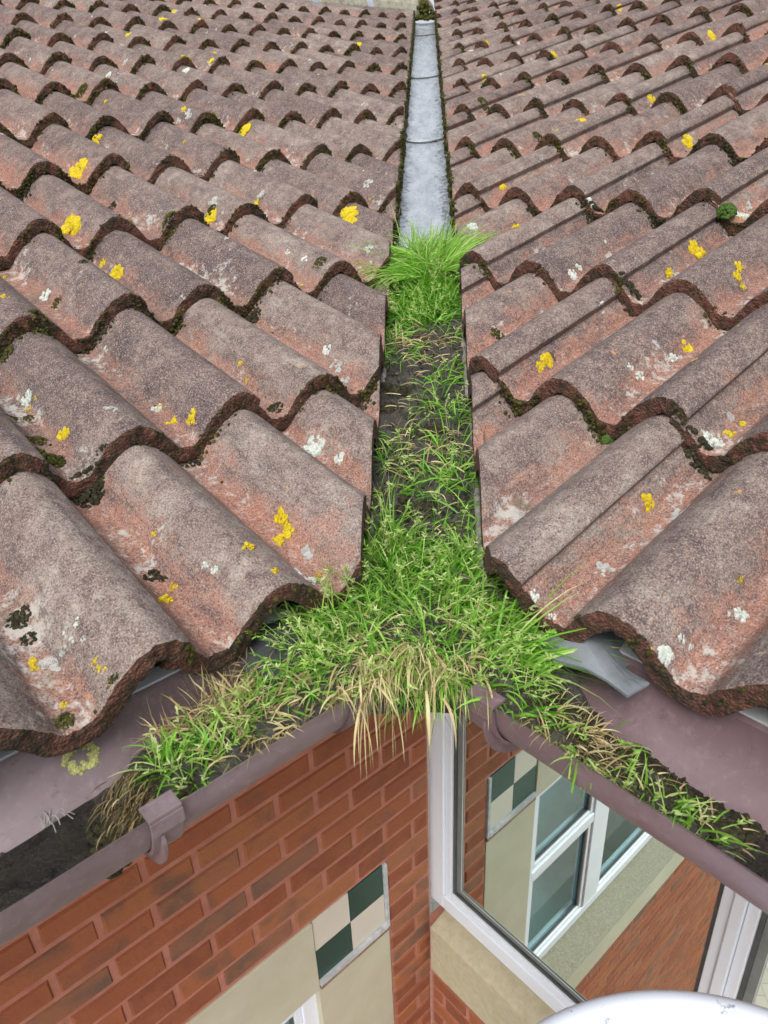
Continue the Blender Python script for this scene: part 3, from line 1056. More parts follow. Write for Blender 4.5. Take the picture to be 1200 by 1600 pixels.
# mortar bedding walls beneath the cut tile edges
for sg in (1, -1):
    mb = MB(); v = []; ny = 150
    for j in range(ny + 1):
        y = -.06 + 5.3 * j / ny
        b0 = y / S2 + abs(XCUT[sg]) / S2; vv = b0 / CT; u = abs(XCUT[sg]) * S2 - b0
        tz = min(roofpt(sg, u, vv, -TK - .036 + HOFF[sg] - TILT * (((vv + e) / G) % 1) * G).z for e in (-.04, 0, .04))
        for (dx, dz) in ((0.001, 0), (-.004, -.004), (-.006, -.10), (.006, -.10), (.006, -.004)):
            v.append((XCUT[sg] + sg * (dx + .0015 * noise.noise(Vector((y * 40, dz * 30, sg)))), y, tz + dz + (.004 * noise.noise(Vector((y * 25, 2, sg))) if dz > -.05 else 0)))
    f = []
    for j in range(ny):
        for k in range(5):
            a = j * 5 + k; b = j * 5 + (k + 1) % 5
            f.append((a, b, b + 5, a + 5))
    mb.add(v, f)
    mb.build('mortar_edge', BEDM, ROOF[sg], smooth=True)
# mossy saddle at the head of the valley
mb = MB()
for q in range(150):
    x = random.gauss(-.005, .03); y = 5.36 + random.uniform(-.05, .08)
    blob(mb, Vector((x, y, vz(y) - .05 + .10 * max(0, 1 - (x / .075) ** 2) * random.random())), random.uniform(.008, .020), Vector((0, -.5, .8)).normalized(), 1, 6, 3, q)
mb.build('moss', MOSS, valley, smooth=True, kind='stuff')
mb = MB(); v = []
for yy in (5.42, 5.75):
    for j in range(11):
        th = pi * j / 10
        v.append((-.005 + cos(th) * .085, yy, vz(5.42) - .05 + sin(th) * .12 + (yy - 5.42) * .1))
    for j in range(11):
        th = pi * j / 10
        v.append((-.005 + cos(th) * .068, yy, vz(5.42) - .05 + sin(th) * .10 + (yy - 5.42) * .1))
f = []
for j in range(10):
    f += [(j, j + 1, 22 + j + 1, 22 + j), (11 + j, 33 + j, 33 + j + 1, 11 + j + 1), (j, 11 + j, 12 + j, j + 1)]
mb.add(v, f); mb.build('saddle_tile', TILE, valley)

# ------------------------------------------------------------------ eaves: fascia, soffit
for sg, fr, lab in ((-1, fr_l, 'grey white fascia board glimpsed under the tiles, behind the gutter holding black silt'), (1, fr_r, 'grey white fascia board glimpsed under the tiles, behind the gutter over the window')):
    mb = MB()
    mb.box(fr, .165, 1.5, .034, .054, -.20, -.046)
    mb.box(fr, -.033, .1648, .034, .054, -.20, -.12)
    fo = mb.build('fascia_board', FASC, None, kind='thing', label=lab, cat='fascia')
    sb = MB(); sb.add([fr(-.054, .0545, -.192), fr(1.5, .0545, -.192), fr(1.5, B - .003, -.192), fr(-B + .004, B - .003, -.192)], [(0, 1, 2, 3)])
    sb.build('soffit_panel', FASC, fo)

# ------------------------------------------------------------------ gutters
BC = (GB0 + GB1) / 2; GR = (GB1 - GB0) / 2


def gprof(r, z_up=0.0, n=26, lip=True):
    pts = []
    for i in range(n + 1):
        th = pi + pi * i / n
        b = BC + r * cos(th); z = ZR + r * sin(th) * .98
        pts.append((b, z))
    return pts


def trough(fr, a0f, a1, r, th, lip=0.0, n=26, na=24):
    """half round channel; a0f(b) gives the start so that a mitre is possible"""
    outer = gprof(r, n=n); inner = gprof(r - th, n=n)
    loop = outer + inner[::-1]
    if lip:
        loop = [(outer[0][0] - .001, outer[0][1] + .003)] + outer + [(outer[-1][0] + .001, outer[-1][1] + .003)] + inner[::-1]
    mb = MB(); v = []; m = len(loop)
    for j in range(na + 1):
        for (b, z) in loop:
            s = a0f(b); a = s + (a1 - s) * j / na
            wv = .0012 * noise.noise(Vector((a * 9, b * 10, 0)))
            v.append(fr(a, b + wv, z + wv * .5))
    f = []
    for j in range(na):
        for k in range(m):
            f.append((j * m + k, j * m + (k + 1) % m, (j + 1) * m + (k + 1) % m, (j + 1) * m + k))
    f.append(tuple(range(m))); f.append(tuple(na * m + k for k in range(m - 1, -1, -1)))
    mb.add(v, f)
    mb.auto = True
    return mb


def union(fr, ac, w, parent, GUT=GUT):
    u = trough(fr, lambda b: ac - w / 2, ac + w / 2, GR + .0048, .0035, n=26, na=2).build('union_clip', GUT, parent)
    mb = MB()
    mb.box(fr, ac - w / 2 - .001, ac + w / 2 + .001, GB0 - .0062, GB0 + .013, ZR + .0032, ZR + .0075)
    mb.box(fr, ac - w / 2 - .001, ac + w / 2 + .001, GB0 - .0068, GB0 - .0050, ZR - .012, ZR + .0031)
    mb.build('clip_tab', GUT, u, bevel=.0008)
    # raised ribs around the outside
    for (da, rad, ww) in ((w * .22, .011, .003),):
        v = []; n = 18
        for j in range(n + 1):
            th = pi + pi * (.06 + .62 * j / n)
            pr = GR + .006 + rad * sin(pi * j / n) ** .7
            for (rr, aa) in ((GR + .004, -ww / 2), (pr, -ww / 2), (pr, ww / 2), (GR + .004, ww / 2)):
                v.append(fr(ac + da + aa, BC + rr * cos(th), ZR + rr * sin(th) * .98))
        f = []
        for j in range(n):
            for k in range(4):
                f.append((j * 4 + k, j * 4 + (k + 1) % 4, j * 4 + 4 + (k + 1) % 4, j * 4 + 4 + k))
        rb = MB(); rb.add(v, f); rb.build('rib', GUT, u)
    return u


gl = empty('rain_gutter', 'brown plastic half round gutter with black silt, in front of the checker panel wall', 'gutter', tuple(fr_l(.6, BC, ZR - GR)))
trough(fr_l, lambda b: .196, 1.45, GR, .0035, .003, na=40).build('channel', GUT, gl, smooth=False)
union(fr_l, .401, .027, gl)
grr = empty('rain_gutter', 'brown plastic half round gutter with straw in it, above the big window', 'gutter', tuple(fr_r(.6, BC, ZR - GR)))
trough(fr_r, lambda b: .183, 1.45, GR, .0035, .003, na=40).build('channel', GUTR, grr, smooth=False)
union(fr_r, .211, .031, grr, GUTR)
gc = empty('gutter_corner', 'dark brown internal corner piece joining the two gutters beneath the overhanging grass', 'gutter corner', tuple(fr_r(.05, BC, ZR - GR)))
for fr, e in ((fr_l, .206), (fr_r, .196)):
    trough(fr, lambda b: -b, e, GR + .0042, .004, na=6).build('channel', GUTD, gc, smooth=False)

# lichen ring and fibre wisps inside the gutters
mb = MB()
rs = random.Random(3)
for q in range(300):
    an = rs.uniform(0, 2 * pi); rad = .0125 * (1 + .12 * sin(5 * an) + rs.gauss(0, .16))
    a = .418 + rad * cos(an); thb = -.40 + rad * sin(an) / GR
    b = BC + (GR - .0035) * cos(thb); z = ZR + (GR - .0035) * sin(thb) * .98
    nn = (fr_l(0, BC - b, ZR - z) - fr_l(0, 0, 0)).normalized()
    blob(mb, fr_l(a, b, z), rs.uniform(.0010, .0026), nn, .7, 6, 2, q)
mb.build('lichen_patch', OLIVE, gl, label='ring of olive yellow lichen on the gutter wall')
mb = MB()
for q in range(16):
    p0 = fr_l(.466 + rs.uniform(-.004, .004), -.005, -.108); L = rs.uniform(.012, .026)
    d = Vector((rs.uniform(-1, 1), rs.uniform(-.4, .8), rs.uniform(.1, .7))).normalized(); sdv = Vector((.00028, .0002, 0))
    v = []
    for j in range(5):
        p = p0 + d * L * j / 4 + Vector((0, .004, .006)) * sin(j / 4 * pi); v += [p - sdv, p + sdv]
    mb.add(v, [(2 * j, 2 * j + 1, 2 * j + 3, 2 * j + 2) for j in range(4)])
link('plant_wisp', mesh('plant_wisp', mb.v, mb.f), None, [FIBRE], kind='thing', label='tuft of white dry fibres lying in a bare stretch of gutter', cat='plant debris')

# ------------------------------------------------------------------ lead flaps below the first tiles


def sheet(name, rows, m, label, th=.003):
    n = len(rows[0]); k = len(rows); v = []; f = []
    for r in rows: v += [Vector(p) for p in r]
    N0 = len(v); v += [p - Vector((0, 0, th)) for p in v]
    for i in range(k - 1):
        for j in range(n - 1):
            a = i * n + j
            f.append((a, a + 1, a + n + 1, a + n)); f.append((N0 + a, N0 + a + n, N0 + a + n + 1, N0 + a + 1))
    for j in range(n - 1):
        f.append((j, N0 + j, N0 + j + 1, j + 1)); a = (k - 1) * n + j; f.append((a, a + 1, N0 + a + 1, N0 + a))
    for i in range(k - 1):
        a = i * n; f.append((a, a + n, N0 + a + n, N0 + a)); a = i * n + n - 1; f.append((a, N0 + a, N0 + a + n, a + n))
    me = mesh(name, v, f, False)
    bm = bmesh.new(); bm.from_mesh(me); bmesh.ops.recalc_face_normals(bm, faces=bm.faces)
    bmesh.ops.subdivide_edges(bm, edges=bm.edges, cuts=2, use_grid_fill=True, smooth=.0)
    bm.to_mesh(me); bm.free()
    return link(name, me, None, [m], label=label, cat='lead flashing', kind='thing')


top_ = [fr_r(a, .075, z) for a, z in ((.15, -.060), (.165, -.056), (.185, -.048), (.215, -.040), (.245, -.044), (.27, -.056))]
mid_ = [fr_r(a, b, z) for a, b, z in ((.155, .02, -.062), (.17, .02, -.055), (.19, .02, -.044), (.222, .02, -.036), (.25, .02, -.040), (.275, .02, -.052))]
bot_ = [(.134, -.150, -.060), (.152, -.166, -.056), (.170, -.182, -.050), (.186, -.204, -.047), (.200, -.226, -.047), (.222, -.216, -.040)]
sheet('lead_flap', [top_, mid_, bot_], FLASH, 'creased pale grey lead flap poking out over the gutter above the window')
top_ = [fr_l(a, .07, z) for a, z in ((.14, -.060), (.17, -.050), (.205, -.048), (.24, -.06))]
mid_ = [fr_l(a, .02, z) for a, z in ((.145, -.062), (.175, -.046), (.21, -.044), (.245, -.062))]
bot_ = [fr_l(a, b, z) for a, b, z in ((.16, -.028, -.070), (.19, -.034, -.060), (.222, -.034, -.056), (.25, -.022, -.068))]
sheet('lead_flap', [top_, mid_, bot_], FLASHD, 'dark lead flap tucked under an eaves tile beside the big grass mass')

# ------------------------------------------------------------------ soil
def gutter_soil(fr, a0, a1, zf, m, name, label, na=150, nb=34, rough=.006):
    mb = MB(); v = []
    for j in range(na + 1):
        a = a0 + (a1 - a0) * j / na
        for k in range(nb + 1):
            t = k / nb
            z = zf(a, GB0 + (GB1 - GB0) * t)
            zz = max(min(z, ZR - .001), ZR - GR * .93)
            hw = sqrt(max(1e-6, (GR - .0036) ** 2 - ((zz - ZR) / .98) ** 2)) * .995
            b = BC - hw + 2 * hw * t
            z = zf(a, b) + rough * (noise.noise(Vector((a * 45, b * 45, 3))) + .6 * noise.noise(Vector((a * 130, b * 130, 7))))
            edge = min(t, 1 - t)
            if edge < .02: z = min(z, zz)
            z = max(z, ZR - .98 * sqrt(max(0, (GR - .0036) ** 2 - (b - BC) ** 2)) + .0005)
            v.append(fr(a, b, z))
    f = [(j * (nb + 1) + k, j * (nb + 1) + k + 1, (j + 1) * (nb + 1) + k + 1, (j + 1) * (nb + 1) + k) for j in range(na) for k in range(nb)]
    return link(name, mesh(name, v, f, True), None, [m], kind='stuff', label=label, cat='soil')


def ss(x, a, b):
    t = min(1, max(0, (x - a) / (b - a))); return t * t * (3 - 2 * t)


def zl(a, b):
    top = -.058 - .012 * ss(a, .2, .36) - .05 * ss(a, .37, .46) - .03 * ss(b, -.045, .02) * ss(a, .12, .3)
    top = max(top - .02 * ss(a, .37, .46) * 0, -.108)
    return top + .004 * noise.noise(Vector((a * 14, b * 20, 1)))


def zrr(a, b):
    return max(-.113, -.055 - .03 * ss(a, .2, .32) - .010 * ss(a, .40, .47) - .035 * ss(b, -.055, -.0)) + .005 * noise.noise(Vector((a * 14, b * 20, 4)))


gutter_soil(fr_l, .02, .425, zl, SOIL, 'soil', 'dark crumbly soil under the grass in the gutter above the brick wall')
gutter_soil(fr_l, .400, 1.4, zl, MUD, 'silt', 'wet black silt lying in the gutter above the brick wall', na=220, rough=.004)
gutter_soil(fr_r, .02, .44, zrr, SOIL, 'soil', 'dark mossy soil under the straw in the gutter over the window')
gutter_soil(fr_r, .415, 1.4, zrr, MUD, 'silt', 'wet brown silt lying in the gutter over the window', na=200, rough=.003)
# valley bed and the corner mound
v = []; nx, ny = 40, 170


def vsoil(x, y):
    z = vz(max(y, -.02)) - .068 + .010 * ss(y, .0, .2) - .012 * ss(y, .95, 1.12)
    z += .007 * noise.noise(Vector((x * 40, y * 30, 2))) + .005 * noise.noise(Vector((x * 120, y * 110, 2))) + .008 * noise.noise(Vector((x * 12, y * 9, 5)))
    if y < .0: z = z - .02 * ss(-y, .1, .3)
    return z


for j in range(ny + 1):
    y = -.21 + 1.33 * j / ny
    wid = 1.0 if y > -.02 else 1 + 1.1 * min(1, (-.02 - y) / .12)
    for k in range(nx + 1):
        t = k / nx
        x0, x1 = -.070 * wid, .079 * wid
        if y < -.03:
            lim = max(.0, (y + .21)) + .03
        x = x0 + (x1 - x0) * t
        yy = y
        if y < 0: yy = y - max(0, abs(x) - .02) * .0
        v.append((x, yy, vsoil(x, yy)))
f = [(j * (nx + 1) + k, j * (nx + 1) + k + 1, (j + 1) * (nx + 1) + k + 1, (j + 1) * (nx + 1) + k) for j in range(ny) for k in range(nx)]
link('soil', mesh('soil', v, f, True), None, [SOIL], kind='stuff', label='dark silty soil filling the lower valley between the tiles', cat='soil')

# ------------------------------------------------------------------ grass
def gutter_floor(q):
    ax = abs(q.x); a = (ax - q.y) / S2; b = (ax + q.y) / S2
    if b < GB0 - .012 or b > GB1 or a < -b + .004: return -9.0
    if b < GB0 + .008: return ZR + .004
    return ZR - sqrt(max(0, (GR - .004) ** 2 - (b - BC) ** 2)) + .002


class Grass:
    def __init__(s, guard=False): s.v = []; s.f = []; s.t = []; s.guard = guard
    def blade(s, p, d, L, w, droop, tint, rs, n=5, tip=.1):
        """p base, d initial direction, bends towards the ground"""
        side = d.cross(Vector((rs.uniform(-1, 1), rs.uniform(-1, 1), rs.uniform(-.3, .3))))
        if side.length < 1e-4: side = Vector((1, 0, 0))
        side.normalize()
        base = len(s.v); q = p.copy(); d = d.normalized(); st = L / n
        tw = rs.uniform(-.25, .25)
        for j in range(n + 1):
            t = j / n
            ww = w * (1 - t ** 2.2) * (0.75 + .5 * min(1, t * 3)) * .5 + w * .02
            s.v += [tuple(q - side * ww), tuple(q + side * ww)]
            s.t += [tint + t * tip, tint + t * tip]
            d = (d + Vector((0, 0, -1)) * droop / n * (0.3 + 1.4 * t)).normalized()
            side = (side + d.cross(side) * tw / n).normalized()
            q = q + d * st
            if s.guard:
                m_ = gutter_floor(q)
                if q.z < m_: q.z = m_; d = Vector((d.x, d.y, max(d.z, -.25))).normalized()
        for j in range(n):
            a = base + 2 * j; s.f.append((a, a + 1, a + 3, a + 2))
    def seedhead(s, p, d, L, rs, tint):
        s.blade(p, d, L, .0009, .5, tint, rs, 4)
        # loose panicle of spikelets
        q = p + d.normalized() * L * .8 + Vector((0, 0, -L * .12))
        for i in range(9):
            e = (d.normalized() * .5 + Vector((rs.uniform(-1, 1), rs.uniform(-1, 1), rs.uniform(-.6, .6)))).normalized()
            s.blade(q + d.normalized() * rs.uniform(-.006, .010), e, rs.uniform(.004, .008), .0016, .2, min(.97, tint + .10), rs, 2)
    def build(s, name, m, label, cat='grass'):
        me = bpy.data.meshes.new(name); me.from_pydata(s.v, [], s.f)
        at = me.attributes.new('tint', 'FLOAT', 'POINT'); at.data.foreach_set('value', [float(min(1, max(0, x))) for x in s.t])
        me.polygons.foreach_set('use_smooth', [True] * len(me.polygons))
        me.update()
        return link(name, me, None, [m], kind='stuff', label=label, cat=cat)


def tuft(gr, c, n, rad, L, lean, spread, droop, rs, w=.0021, tint=(.1, .95), heads=0, zf=None, ell=(1, 1), dens=1.0, ls=1.0, chaos=.42):
    """n blades from a patch; lean = mean direction, spread = how far apart they splay"""
    n = int(n * dens); L = (L[0] * ls, L[1] * ls)
    for i in range(n):
        an = rs.uniform(0, 2 * pi); rr = sqrt(rs.random())
        ox, oy = rad * rr * cos(an) * ell[0], rad * rr * sin(an) * ell[1]
        p = Vector((c[0] + ox, c[1] + oy, c[2]))
        if zf: p.z = zf(p.x, p.y) - .002
        out = Vector((cos(an), sin(an), 0)) * rr * spread
        d = Vector(lean) + out + Vector((rs.gauss(0, chaos), rs.gauss(0, chaos), rs.gauss(0, chaos * .6)))
        if d.z < .05: d.z = abs(d.z) * .5 + .05
        ln = rs.uniform(*L) * (1.0 if rs.random() > .25 else .6)
        gr.blade(p, d, ln, w * rs.uniform(.6, 1.3), droop * rs.uniform(.4, 1.4), rs.uniform(*tint), rs)
    for i in range(heads):
        an = rs.uniform(0, 2 * pi); rr = rad * sqrt(rs.random())
        p = Vector((c[0] + rr * cos(an) * ell[0], c[1] + rr * sin(an) * ell[1], c[2]))
        if zf: p.z = zf(p.x, p.y)
        d = Vector(lean) + Vector((rs.gauss(0, .4), rs.gauss(0, .4), .4))
        gr.seedhead(p, d, rs.uniform(*L) * 1.05, rs, rs.uniform(.7, .95))


rs = random.Random(21)
# 1 thick clump where the bare metal ends
g1 = Grass()
for (x, y, n, r, tn, L) in ((-.035, .92, 420, .045, (.3, 1), (.05, .10)), (.015, .90, 460, .05, (.25, 1), (.05, .11)), (.05, .92, 420, .045, (.3, 1), (.05, .11)),
                     (-.03, .83, 320, .045, (.15, .85), (.04, .09)), (.03, .82, 380, .05, (.15, .85), (.04, .09)), (.065, .87, 220, .03, (.2, .9), (.05, .10)),
                     (-.035, .74, 300, .035, (0, .5), (.035, .07)), (.035, .75, 300, .045, (0, .5), (.035, .07)), (0, .70, 160, .05, (.0, .6), (.03, .06))):
    tuft(g1, (x, y, 0), n, r, L, (-.25 + x * 6, .0, .6), .8, 1.5, rs, heads=20, zf=vsoil, w=.0019, tint=tn, dens=1.15, chaos=.55)
lift = lambda x, y: vz(y) - .012
tuft(g1, (-.02, .87, 0), 420, .045, (.07, .13), (-1.0, -.05, .45), .4, 1.0, rs, zf=lift, ell=(1., 1.5), tint=(.3, 1))
tuft(g1, (.055, .89, 0), 400, .035, (.07, .13), (.95, .15, .55), .4, .7, rs, zf=lift, tint=(.35, 1), ell=(.6, 1.6))
tuft(g1, (.02, .93, 0), 260, .05, (.05, .09), (.3, .3, .8), .4, .8, rs, zf=lift, tint=(.35, 1))
g1.build('grass', GREEN, 'thick bright grass clump at the foot of the bare metal valley')
# 2 sparse tufts along the silted part
g2 = Grass()
spots = [(-.045, .56, 200, .03, (-.2, -.5, .6)), (.03, .46, 90, .03, (.1, -.2, .5)), (.05, .50, 130, .028, (.3, -.2, .5)),
         (.035, .38, 140, .03, (.1, -.2, .5)), (.06, .36, 110, .02, (0, -.2, .7)), (-.035, .24, 120, .028, (0, .1, .7)), (.045, .27, 110, .03, (.1, .1, .6)),
         (.06, .20, 210, .028, (.1, 0, .8)), (.02, .18, 150, .035, (0, -.3, .6)), (-.03, .15, 110, .03, (.2, -.1, .6)), (.05, .11, 170, .032, (.1, -.2, .5)),
         (-.045, .08, 100, .03, (.3, -.2, .6)), (.02, .08, 90, .035, (.1, -.2, .5)), (-.05, .62, 90, .02, (0, .2, .8)), (.055, .64, 60, .02, (.2, -.3, .5)), (-.02, .31, 60, .03, (.2, 0, .5))]
for (x, y, n, r, ln) in spots:
    tuft(g2, (x, y, 0), n, r, (.03, .065), ln, .9, 1.6, rs, heads=3, zf=vsoil, w=.0019, tint=(.1, .9), dens=.42, ls=1.0, chaos=.55)
g2.build('grass', GREEN, 'sparse grass tufts growing in the silted middle of the valley')
# 3 big overhanging mass at the corner
g3 = Grass(True)


def msoil(x, y): return max(vsoil(x, y), -.066)


for (x, y, n, r, L, ln) in ((-.055, -.02, 420, .04, (.06, .12), (-.2, -.3, .8)), (.0, -.02, 330, .05, (.05, .10), (.1, -.35, .7)), (.06, -.03, 360, .04, (.05, .10), (.3, -.2, .7)),
                            (-.08, -.09, 480, .045, (.05, .11), (-.35, -.35, .6)), (-.02, -.11, 520, .05, (.05, .10), (-.2, -.5, .55)), (.04, -.11, 520, .05, (.05, .10), (.2, -.5, .5)),
                            (.09, -.12, 460, .04, (.05, .10), (.5, -.3, .5)), (-.03, -.165, 480, .04, (.045, .085), (-.3, -.6, .4)), (.025, -.17, 500, .04, (.045, .085), (.3, -.6, .4)),
                            (.075, -.17, 380, .04, (.05, .09), (.6, -.4, .4)), (-.085, -.16, 380, .045, (.05, .10), (-.6, -.3, .45)), (-.11, -.12, 240, .035, (.05, .10), (-.8, .0, .5)),
                            (-.04, .05, 260, .03, (.06, .12), (-.1, -.2, .9)), (.06, .03, 240, .025, (.05, .09), (.2, -.2, .9)), (.0, .04, 160, .04, (.04, .08), (0, -.4, .6))):
    tuft(g3, (x, y, 0), n, r, L, ln, .8, 1.7, rs, heads=18, zf=msoil, w=.0019, tint=(.0, .98), dens=.78, ls=.82, chaos=.6)
tuft(g3, (.10, -.14, 0), 90, .03, (.09, .13), (1, .15, .5), .3, .9, rs, zf=msoil)
g3.build('grass', GREEN, 'big bright green grass mass spilling over the gutter corner')
# straw fringe hanging over the corner
s1 = Grass(True)
for i in range(430):
    x = rs.gauss(-.010, .032)
    x = max(-.075, min(.08, x))
    y = -.165 - abs(x) * .55 + rs.uniform(-.03, .015)
    d = Vector((rs.gauss(0, .35), -.8 + rs.gauss(0, .3), rs.uniform(-.1, .5)))
    s1.blade(Vector((x, y, -.045 + rs.uniform(-.006, .012))), d, rs.uniform(.02, .055), .0017 * rs.uniform(.4, 1.4), rs.uniform(1.5, 5), rs.uniform(.25, 1), rs, 7)
for i in range(26):
    x = rs.choice((rs.gauss(-.045, .006), rs.gauss(-.02, .006), rs.gauss(.012, .01))); y = -.20 - abs(x) * .5 + rs.uniform(-.02, .0)
    s1.blade(Vector((x, y, -.045)), Vector((rs.gauss(0, .2), -.7, .05)), rs.uniform(.05, .085), .0028 * rs.uniform(.4, 1.2), rs.uniform(4, 7), rs.uniform(.5, .85), rs, 9)
for i in range(260):
    x = rs.uniform(-.11, .10); y = rs.uniform(-.19, -.06)
    s1.blade(Vector((x, y, msoil(x, y) + rs.uniform(0, .02))), Vector((rs.gauss(0, .7), rs.gauss(-.4, .5), rs.uniform(.05, .5))), rs.uniform(.02, .05), .0017, rs.uniform(.5, 2.5), rs.uniform(.2, 1), rs, 4)
for i in range(420):
    x = rs.uniform(-.13, .12); y = rs.uniform(-.20, .10)
    if abs(x) > .06 and y > -.04: continue
    s1.blade(Vector((x, y, msoil(x, y) + rs.uniform(0, .012))), Vector((rs.gauss(0, .9), rs.gauss(-.2, .8), rs.uniform(.0, .4))), rs.uniform(.015, .04), .0014, rs.uniform(.5, 2.5), rs.uniform(-.1, .6), rs, 4)
s1.build('dry_grass', STRAW, 'straw coloured dead grass hanging over the gutter corner')


# 4 left gutter
def fill(gr, fr, sg, zf, lst, **kw):
    for (a, b, n, r, L, ln) in lst:
        c = fr(a, b, zf(a, b))
        tuft(gr, (c.x, c.y, c.z - .002), n, r, L, ln, .9, 1.4, rs, **kw)


g4 = Grass(True)
fill(g4, fr_l, -1, zl, [(.365, -.050, 240, .016, (.03, .07), (-.0, .0, .9)), (.345, -.06, 240, .02, (.03, .065), (.1, .1, .9)), (.315, -.07, 200, .02, (.03, .06), (0, .1, .8)), (.29, -.055, 170, .022, (.03, .06), (.2, .2, .8)),
                        (.255, -.05, 200, .025, (.03, .065), (.1, .1, .8)), (.225, -.06, 200, .025, (.03, .065), (.3, .0, .7)), (.2, -.03, 240, .03, (.04, .07), (-.2, .1, .7)), (.17, -.07, 200, .025, (.03, .06), (0, 0, .7)), (.16, -.02, 260, .03, (.04, .08), (-.4, .1, .6)),
                        (.36, -.09, 110, .014, (.02, .045), (-.2, -.3, .7))], heads=6, w=.0019, dens=.24, ls=.78, chaos=.5)
g4.build('grass', GREEN, 'grass tufts growing along the gutter above the brick wall')
s2_ = Grass(True)
fill(s2_, fr_l, -1, zl, [(.30, -.03, 190, .03, (.03, .06), (.2, .2, .4)), (.27, -.07, 120, .03, (.02, .04), (.2, 0, .3)), (.21, -.08, 120, .03, (.02, .04), (.2, 0, .3)), (.265, -.03, 190, .03, (.03, .06), (.4, .3, .35)), (.34, -.02, 80, .02, (.02, .045), (.2, .2, .4)), (.23, .0, 100, .02, (.03, .05), (.2, .1, .5)), (.30, -.08, 70, .03, (.02, .05), (0, 0, .4))], w=.0016)
for i in range(230):                                                  # matted dead clod at the end of the tuft
    a = rs.gauss(.421, .011); b = rs.uniform(-.092, -.035); z = -.055 - .0 + rs.uniform(-.02, .004) - max(0, a - .41) * .8
    d = fr_l(1, -.5 + rs.gauss(0, .4), 0) - fr_l(0, 0, 0); d.z = rs.uniform(-.2, .35)
    s2_.blade(fr_l(a - .012, b, z), d, rs.uniform(.012, .026), .0011, rs.uniform(1.5, 4), rs.uniform(-.2, .35), rs, 5)
s2_.build('dry_grass', STRAW, 'matted dead grass clods lying in the gutter above the brick wall')
sv = Grass()
for i in range(380):
    y = rs.choice((rs.uniform(.05, .70), rs.gauss(.60, .03), rs.gauss(.25, .06))); x = rs.uniform(-.055, .07)
    sv.blade(Vector((x, y, vsoil(x, y) + rs.uniform(0, .012))), Vector((rs.gauss(0, .8), rs.gauss(-.3, .7), rs.uniform(.05, .5))), rs.uniform(.015, .045), .0015, rs.uniform(.3, 2), rs.uniform(.1, 1), rs, 4)
sv.build('dry_grass', STRAW, 'scattered straw and dead blades on the valley soil')
# 5 right gutter
g5 = Grass(True)
fill(g5, fr_r, 1, zrr, [(.395, -.085, 90, .014, (.03, .06), (.1, .1, .9)), (.37, -.085, 120, .018, (.025, .055), (.3, .0, .7)), (.34, -.09, 110, .02, (.02, .05), (.2, 0, .7)), (.31, -.10, 80, .02, (.02, .045), (.1, -.1, .6)),
                        (.23, -.085, 130, .025, (.03, .06), (.3, -.1, .6)), (.205, -.06, 150, .025, (.03, .06), (.3, 0, .6)), (.18, -.09, 200, .03, (.03, .06), (.4, -.2, .5)), (.41, -.075, 60, .015, (.02, .045), (.8, -.2, .4)), (.26, -.09, 80, .025, (.02, .05), (.3, -.1, .5)), (.30, -.05, 40, .03, (.015, .03), (.1, 0, .5))], heads=3, w=.0020, dens=.26, ls=.85, chaos=.5)
g5.build('grass', GREEN, 'thin grass tufts along the gutter over the window')
s3 = Grass(True)
fill(s3, fr_r, 1, zrr, [(.275, -.075, 300, .03, (.02, .05), (.1, 0, .3)), (.305, -.072, 260, .028, (.02, .05), (.3, -.1, .3)), (.335, -.075, 150, .025, (.02, .045), (.3, -.1, .3)), (.38, -.07, 110, .025, (.02, .04), (.3, -.2, .35)), (.24, -.075, 120, .03, (.02, .05), (.2, 0, .4)), (.42, -.07, 60, .02, (.02, .04), (.6, -.2, .3))], w=.0013, tint=(.1, 1), dens=.5, ls=.75)
s3.build('dry_grass', STRAW, 'straw coloured dead grass matted in the gutter over the window')
# moss and crumbs on the soil
mb = MB()
for q in range(900):
    a = rs.uniform(.2, .44); b = rs.gauss(-.045, .022)
    if abs(b - BC) > .046: continue
    blob(mb, fr_r(a, b, zrr(a, b) - .001), rs.uniform(.002, .0062), Vector((0, 0, 1)), .8, 6, 2, q)
for q in range(420):
    a = rs.uniform(.36, .445); b = rs.gauss(-.075, .02)
    if abs(b - BC) > .048: continue
    blob(mb, fr_l(a, b, zl(a, b) - .001), rs.uniform(.002, .006), Vector((0, 0, 1)), .8, 6, 2, q)
for (x, y, n, r) in ((.022, .315, 60, .018), (-.04, .44, 60, .02), (-.052, .38, 30, .015), (.0, .13, 30, .03), (.012, -.10, 60, .03)):
    for q in range(n):
        xx, yy = x + rs.gauss(0, r * .6), y + rs.gauss(0, r * .4)
        blob(mb, Vector((xx, yy, vsoil(xx, yy))), rs.uniform(.003, .007), Vector((0, 0, 1)), .9, 6, 3, q)
mb.build('moss', MOSSD, None, smooth=True, kind='stuff', label='dark moss cushions on the soil of the valley and gutters', cat='moss')
mb = MB()
for q in range(700):
    a = rs.uniform(.42, .70); b = rs.uniform(-.11, -.0)
    if abs(b - BC) > .038: continue
    blob(mb, fr_l(a, b, zl(a, b) - .001), rs.uniform(.0008, .0026), Vector((0, 0, 1)), .8, 5, 2, q)
for q in range(260):
    a = rs.uniform(.42, .6); b = rs.uniform(-.11, -.03)
    if abs(b - BC) > .034: continue
    blob(mb, fr_r(a, b, zrr(a, b) - .001), rs.uniform(.0008, .0022), Vector((0, 0, 1)), .8, 5, 2, q)
for q in range(1500):
    x = rs.uniform(-.058, .076); y = rs.uniform(-.08, 1.08)
    blob(mb, Vector((x, y, vsoil(x, y))), abs(rs.gauss(0, .0018)) + .0007, Vector((0, 0, 1)), .8, 5, 2, q)
mb.build('grit', MUD, None, smooth=True, kind='stuff', label='wet grit washed off the tiles into the gutters', cat='grit')

